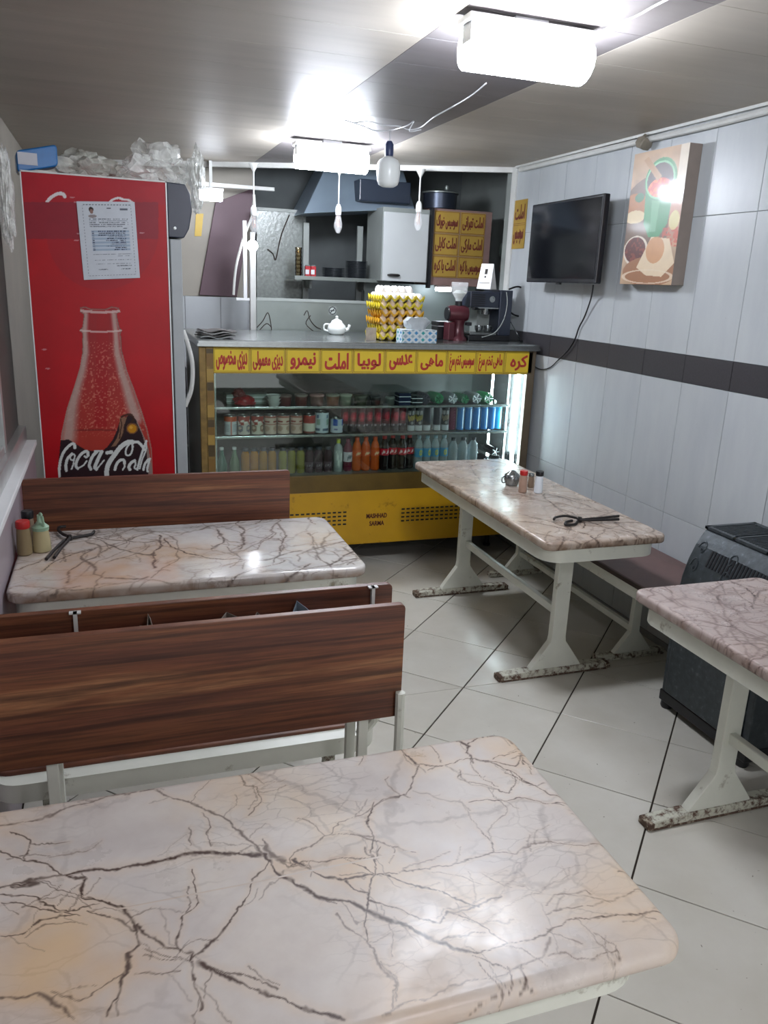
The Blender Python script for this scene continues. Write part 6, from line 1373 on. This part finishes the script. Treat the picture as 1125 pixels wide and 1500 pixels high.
# thin white rail and beam under the kitchen ceiling, left of the hood
p0, p1 = at(285, 270, 5.75), at(402, 276, 5.75)
bm = bm_new(); bx(bm, p0.x, p1.x, 5.74, 5.77, (p0.z+p1.z)/2-0.012, (p0.z+p1.z)/2+0.012); bx(bm, p0.x+0.05, p0.x+0.07, 5.745, 5.765, (p0.z+p1.z)/2, 2.75); tag(part('rail', bm, M['offwhite'], None, bevel=0.002), 'pale horizontal rail under the ceiling left of the cooker hood', 'rail')
# small glowing bar added for the bright white spot under the menu cupboard
p = at(655, 424, 5.35); t = thing('glow_bar', 'short glowing white bar added for a bright spot under the menu cupboard', 'lamp', (p.x, 5.42, 1.578))
bm = bm_new(); bx(bm, -0.06, 0.06, -0.012, 0.012, -0.018, 0.010); part('diffuser', bm, M['casetube'], t, bevel=0.008)
bm = bm_new(); bx(bm, -0.065, 0.065, -0.016, 0.016, 0.010, 0.0215); part('housing', bm, M['white'], t)
# splash wall section behind grinder
struct(box('wall_kitchen_panel', (1.75, 2.62, 5.62, 5.66, 0, 1.60), plain('pale_panel', '#87918d', 0.4, 0.2, 0.2, 3)))
# socket with plugs and singed cables at the right kitchen corner
p = at(738, 366, 5.2)
t = thing('wall_socket', 'dark singed plug and socket hanging in the kitchen corner', 'socket', (p.x, 5.2, p.z))
bm = bm_new(); lathe(bm, [(0.012, -0.05), (0.028, -0.03), (0.034, 0.0), (0.030, 0.035), (0.012, 0.045)], 12); part('plug_body', bm, plain('dark_green_plug', '#20302c', 0.6), t, True)
bm = bm_new(); tube(bm, smoothpath([(0, 0, -0.05), (0.01, 0, -0.12), (-0.005, 0, -0.18), (0.01, 0, -0.24), (-0.03, -0.02, -0.30)], 5), 0.006, 6); part('lead', bm, M['black'], t, True)
bm = bm_new(); lathe(bm, [(0.01, -0.16), (0.022, -0.14), (0.022, -0.12), (0.008, -0.10)], 10); part('second_plug', bm, plain('brown_plug', '#3a2422', 0.6), t, True)
bm = bm_new(); tube(bm, smoothpath([(0.03, -0.1, 0.16), (0.06, -0.12, 0.16), (0.05, -0.13, 0.12), (0.03, -0.12, 0.10), (0.07, -0.14, 0.09)], 5), 0.005, 6); part('bare_wire', bm, M['iron'], t, True)
# dark rack between fridge and counter
t = thing('dark_rack', 'dark low rack with pale bar between the fridge and the counter', 'rack', (0.355, 4.95, 0))
for z in (0.35, 0.62, 0.90, 1.07):
    bm = bm_new(); bx(bm, -0.10, 0.06, -0.2, 0.2, z, z+0.015); part('shelf', bm, M['offwhite'] if z in (0.62,) else M['iron'], t)
for sx in (-0.10, 0.05):
    for sy in (-0.2, 0.19):
        bm = bm_new(); bx(bm, sx, sx+0.01, sy, sy+0.01, 0, 1.085); part('upright', bm, M['iron'], t)
bm = bm_new(); bx(bm, -0.10, 0.06, 0.19, 0.2, 0.0, 1.07); part('back_sheet', bm, plain('dark_brown_sheet', '#3f3836', 0.6), t)
p = at(286, 525, 4.9); t = thing('white_panel', 'upright white panel standing just left of the counter', 'panel', (p.x+0.01, 4.9, 1.086))
bm = bm_new(); bx(bm, -0.025, 0.03, -0.01, 0.01, 0, 0.20); part('sheet', bm, M['offwhite'], t, bevel=0.002)
bm = bm_new(); bx(bm, -0.028, -0.024, -0.012, 0.012, 0, 0.20); part('edge', bm, M['greypaint'], t)

# ================================================================== LAMPS
def batten(label, x, y, z, mat, W=0.37, zt=CZ):
    t = thing('ceiling_lamp', label, 'lamp', (x, y, z))
    bm = bm_new(); bx(bm, -W/2-0.015, W/2+0.015, -0.045, 0.045, 0.048, 0.066); part('housing', bm, M['white'], t, bevel=0.004)
    bm = bm_new(); loft(bm, [[(sx, 0.068*math.cos(a), -0.008+0.058*math.sin(a)) for a in [2*math.pi*k/16 for k in range(16)]] for sx in (-W/2, W/2)]); part('diffuser', bm, mat, t, True)
    for s in (-1, 1):
        bm = bm_new(); bx(bm, s*W/2-0.004, s*W/2+0.004, -0.03, 0.03, 0.0, 0.05); part('end_cap', bm, M['white'], t, bevel=0.003)
    bm = bm_new(); bx(bm, -0.05, 0.05, -0.02, 0.02, 0.066, zt-z); part('mounting', bm, M['white'], t)
    return t
batten('large blazing white ceiling lamp nearest the viewer', 1.14, 2.22, 2.232, M['lamp'], 0.36)
batten('second blazing white ceiling lamp, above the egg trays', 1.17, 4.42, 2.225, M['lamp'], 0.38)
batten('ceiling lamp over the entrance behind the viewer', 0.75, -0.35, 2.235, M['lampb'])
def pendant(label, px, pyb, Y):
    b_ = at(px, pyb, Y); top = CZ-0.031 if Y < edge_y(b_.x) else CZ-0.03
    t = thing('pendant_bulb', label, 'pendant lamp', (b_.x, Y, b_.z), group='hanging filament bulbs'); H = top-b_.z
    bm = bm_new(); lathe(bm, [(0.002, 0.0), (0.012, 0.004), (0.026, 0.035), (0.027, 0.055), (0.017, 0.100), (0.014, 0.115)], 18); part('glass_bulb', bm, M['bulbglass'], t, True)
    bm = bm_new(); tube(bm, [(-0.006, 0, 0.11), (-0.009, 0, 0.05), (-0.003, 0, 0.035), (0.003, 0, 0.085), (0.008, 0, 0.04), (0.006, 0, 0.11)], 0.0015, 5); part('filament', bm, M['filament'], t, True)
    bm = bm_new(); lathe(bm, [(0.018, 0.11), (0.020, 0.13), (0.018, 0.155), (0.010, 0.172)], 16); part('socket', bm, M['white'], t, True)
    bm = bm_new(); tube(bm, [(0, 0, 0.17), (0, 0, H-0.04)], 0.0045, 8); part('cord', bm, M['white'], t, True)
    bm = bm_new(); lathe(bm, [(0.006, H-0.05), (0.010, H-0.040), (0.028, H-0.010), (0.032, H-0.001)], 18); part('ceiling_cup', bm, M['offwhite'], t, True)
    return t
pendant('hanging clear filament bulb, leftmost of three, above the lit bulb', 372, 343, 5.30)
pendant('hanging copper filament bulb, middle one of three, beneath the second lamp', 495, 342, 5.10)
pendant('hanging clear filament bulb, rightmost of three, before the white cupboard', 612, 338, 4.90)
b_ = at(568, 275, 3.96)
t = thing('globe_bulb', 'large unlit white bulb in a blue socket under the ceiling', 'bulb', (b_.x, 3.96, b_.z))
bm = bm_new(); lathe(bm, [(0.0005, 0), (0.030, 0.003), (0.047, 0.013), (0.054, 0.030), (0.058, 0.070), (0.056, 0.105), (0.046, 0.125), (0.028, 0.135), (0.020, 0.142)], 24); part('globe', bm, M['bulbwhite'], t, True)
bm = bm_new(); lathe(bm, [(0.019, 0.142), (0.021, 0.150), (0.021, 0.195), (0.012, 0.21)], 16); part('socket', bm, M['bluetrim'], t, True)
bm = bm_new(); tube(bm, [(0, 0, 0.208), (0.002, 0, CZ-b_.z)], 0.003, 6); part('cord', bm, M['wire'], t, True)
def zc_(px, py, dz=0.012):
    p = atz(px, py, CZ-dz); return tuple(p)
cable('loose white wire crossing the ceiling between the two lamps', [zc_(712, 122), zc_(690, 140, 0.02), zc_(660, 158), zc_(635, 172, 0.03), zc_(617, 186), zc_(600, 190, 0.02), zc_(585, 185), zc_(560, 183, 0.02), zc_(540, 178), zc_(520, 180)], 0.003, M['wire'], 'wire', 'ceiling_wire')
cable('twisted white wire tangled above the big white bulb', [zc_(505, 176), zc_(530, 184, 0.03), zc_(552, 192, 0.04), zc_(575, 190, 0.02), zc_(596, 184, 0.03), zc_(606, 178), zc_(600, 192, 0.04), zc_(617, 190, 0.03)], 0.0028, M['wire'], 'wire', 'ceiling_wire')
cable('white wire running from the nearest lamp along the ceiling', [zc_(880, 48), zc_(905, 35, 0.02), zc_(935, 22), zc_(960, 8), zc_(1000, -12)], 0.003, M['wire'], 'wire', 'ceiling_wire')

# ================================================================== ON THE TABLES
TZ = 0.70
def shaker(label, px, py, r, h, body, cap, fill=None, extra=None):
    p = atz(px, py, TZ); t = thing('spice_shaker', label, 'shaker', (p.x, p.y, TZ))
    bm = bm_new(); lathe(bm, [(r*0.8, 0), (r, 0.004), (r*0.97, h*0.35), (r*0.86, h*0.72), (r*0.8, h*0.80)], 18); part('container', bm, body, t, True)
    bm = bm_new(); lathe(bm, [(r*0.86, h*0.79), (r*0.92, h*0.81), (r*0.92, h*0.97), (r*0.84, h)], 18); part('cap', bm, cap, t, True)
    return t
shaker('small shaker of reddish spice with a red cap on the long pink table', 765, 721, 0.020, 0.103, plain('brown_spice', '#a98a78', 0.4, var=0.2, scale=40), M['red'])
shaker('white salt shaker with a black cap on the long pink table', 788, 722, 0.020, 0.103, plain('salt_white', '#d9dfe4', 0.35, var=0.05), M['black'])
shaker('short brown shaker half hidden behind the salt shaker', 777, 714, 0.015, 0.068, plain('brown_jar', '#8a7460', 0.4), M['steel'])
p = atz(752, 712, TZ)
t = thing('sugar_bowl', 'small dented steel bowl behind the red capped shaker', 'bowl', (p.x, p.y+0.02, TZ))
bm = bm_new(); lathe(bm, [(0.02, 0), (0.028, 0.003), (0.040, 0.030), (0.036, 0.050), (0.022, 0.062)], 18); part('bowl', bm, M['steel'], t, True)
bm = bm_new(); lathe(bm, [(0.022, 0.061), (0.014, 0.070), (0.004, 0.074)], 14); part('lid', bm, M['steel'], t, True)
bm = bm_new(); tube(bm, smoothpath([(-0.036, 0, 0.048), (-0.052, 0, 0.036), (-0.050, 0, 0.016), (-0.036, 0, 0.014)], 4), 0.003, 6); part('handle', bm, M['black'], t, True)
shaker('red capped shaker of pale brown seasoning on the left table', 37, 812, 0.024, 0.115, glass('yellowish_plastic', '#9c8a68', 0.2, 0.7), M['red'])
shaker('dark capped shaker behind the red capped one by the left wall', 44, 800, 0.021, 0.125, plain('brown_jar2', '#7c6a58', 0.4), M['black'])
p = atz(62, 807, TZ)
t = thing('squeeze_bottle', 'green topped squeeze bottle of pale sauce on the left table', 'bottle', (p.x, p.y, TZ)); gc = plain('mint_plastic', '#8fae92', 0.4)
bm = bm_new(); lathe(bm, [(0.024, 0), (0.029, 0.004), (0.028, 0.04), (0.024, 0.075)], 18); part('container', bm, glass('sauce_plastic', '#c2b68c', 0.2, 0.8), t, True)
bm = bm_new(); lathe(bm, [(0.026, 0.074), (0.027, 0.085), (0.016, 0.095), (0.009, 0.105), (0.008, 0.125)], 16); part('cap', bm, gc, t, True)
bm = bm_new(); tube(bm, smoothpath([(0, 0, 0.12), (0.002, -0.006, 0.130), (0.006, -0.014, 0.132), (0.010, -0.018, 0.120), (0.012, -0.018, 0.09)], 4), 0.004, 6); part('flip_top', bm, gc, t, True)
def tongs(label, pts_a, pts_b, pivot, r=0.006, z=TZ, tipmat=None):
    P0 = atz(*pivot, z); t = thing('tongs', label, 'tongs', (P0.x, P0.y, z))
    for k, pts in enumerate((pts_a, pts_b)):
        q = [atz(a_, b_, z) for a_, b_ in pts]; bm = bm_new(); tube(bm, smoothpath([(v.x-P0.x, v.y-P0.y, r+0.001+k*0.006) for v in q], 6), r, 8)
        part('arm', bm, M['iron'] if not (tipmat and k) else tipmat, t, True)
    bm = bm_new(); lathe(bm, [(0.009, 0.002), (0.010, 0.010), (0.007, 0.022)], 12); part('pivot', bm, M['iron'], t, True)
    return t
tongs('iron sugar tongs lying on the long pink table', [(906, 758), (880, 761), (850, 764), (842, 770), (829, 771), (829, 767), (838, 765)], [(906, 765), (880, 766), (852, 766), (843, 763), (828, 760), (814, 762), (811, 765)], (849, 765), 0.0055)
tongs('iron tongs with one steel arm lying on the left table', [(68, 822), (80, 808), (94, 795), (104, 791), (120, 788), (134, 785), (138, 781)], [(80, 822), (90, 808), (102, 793), (92, 787), (86, 781), (88, 777), (97, 776)], (102, 792), 0.0055)
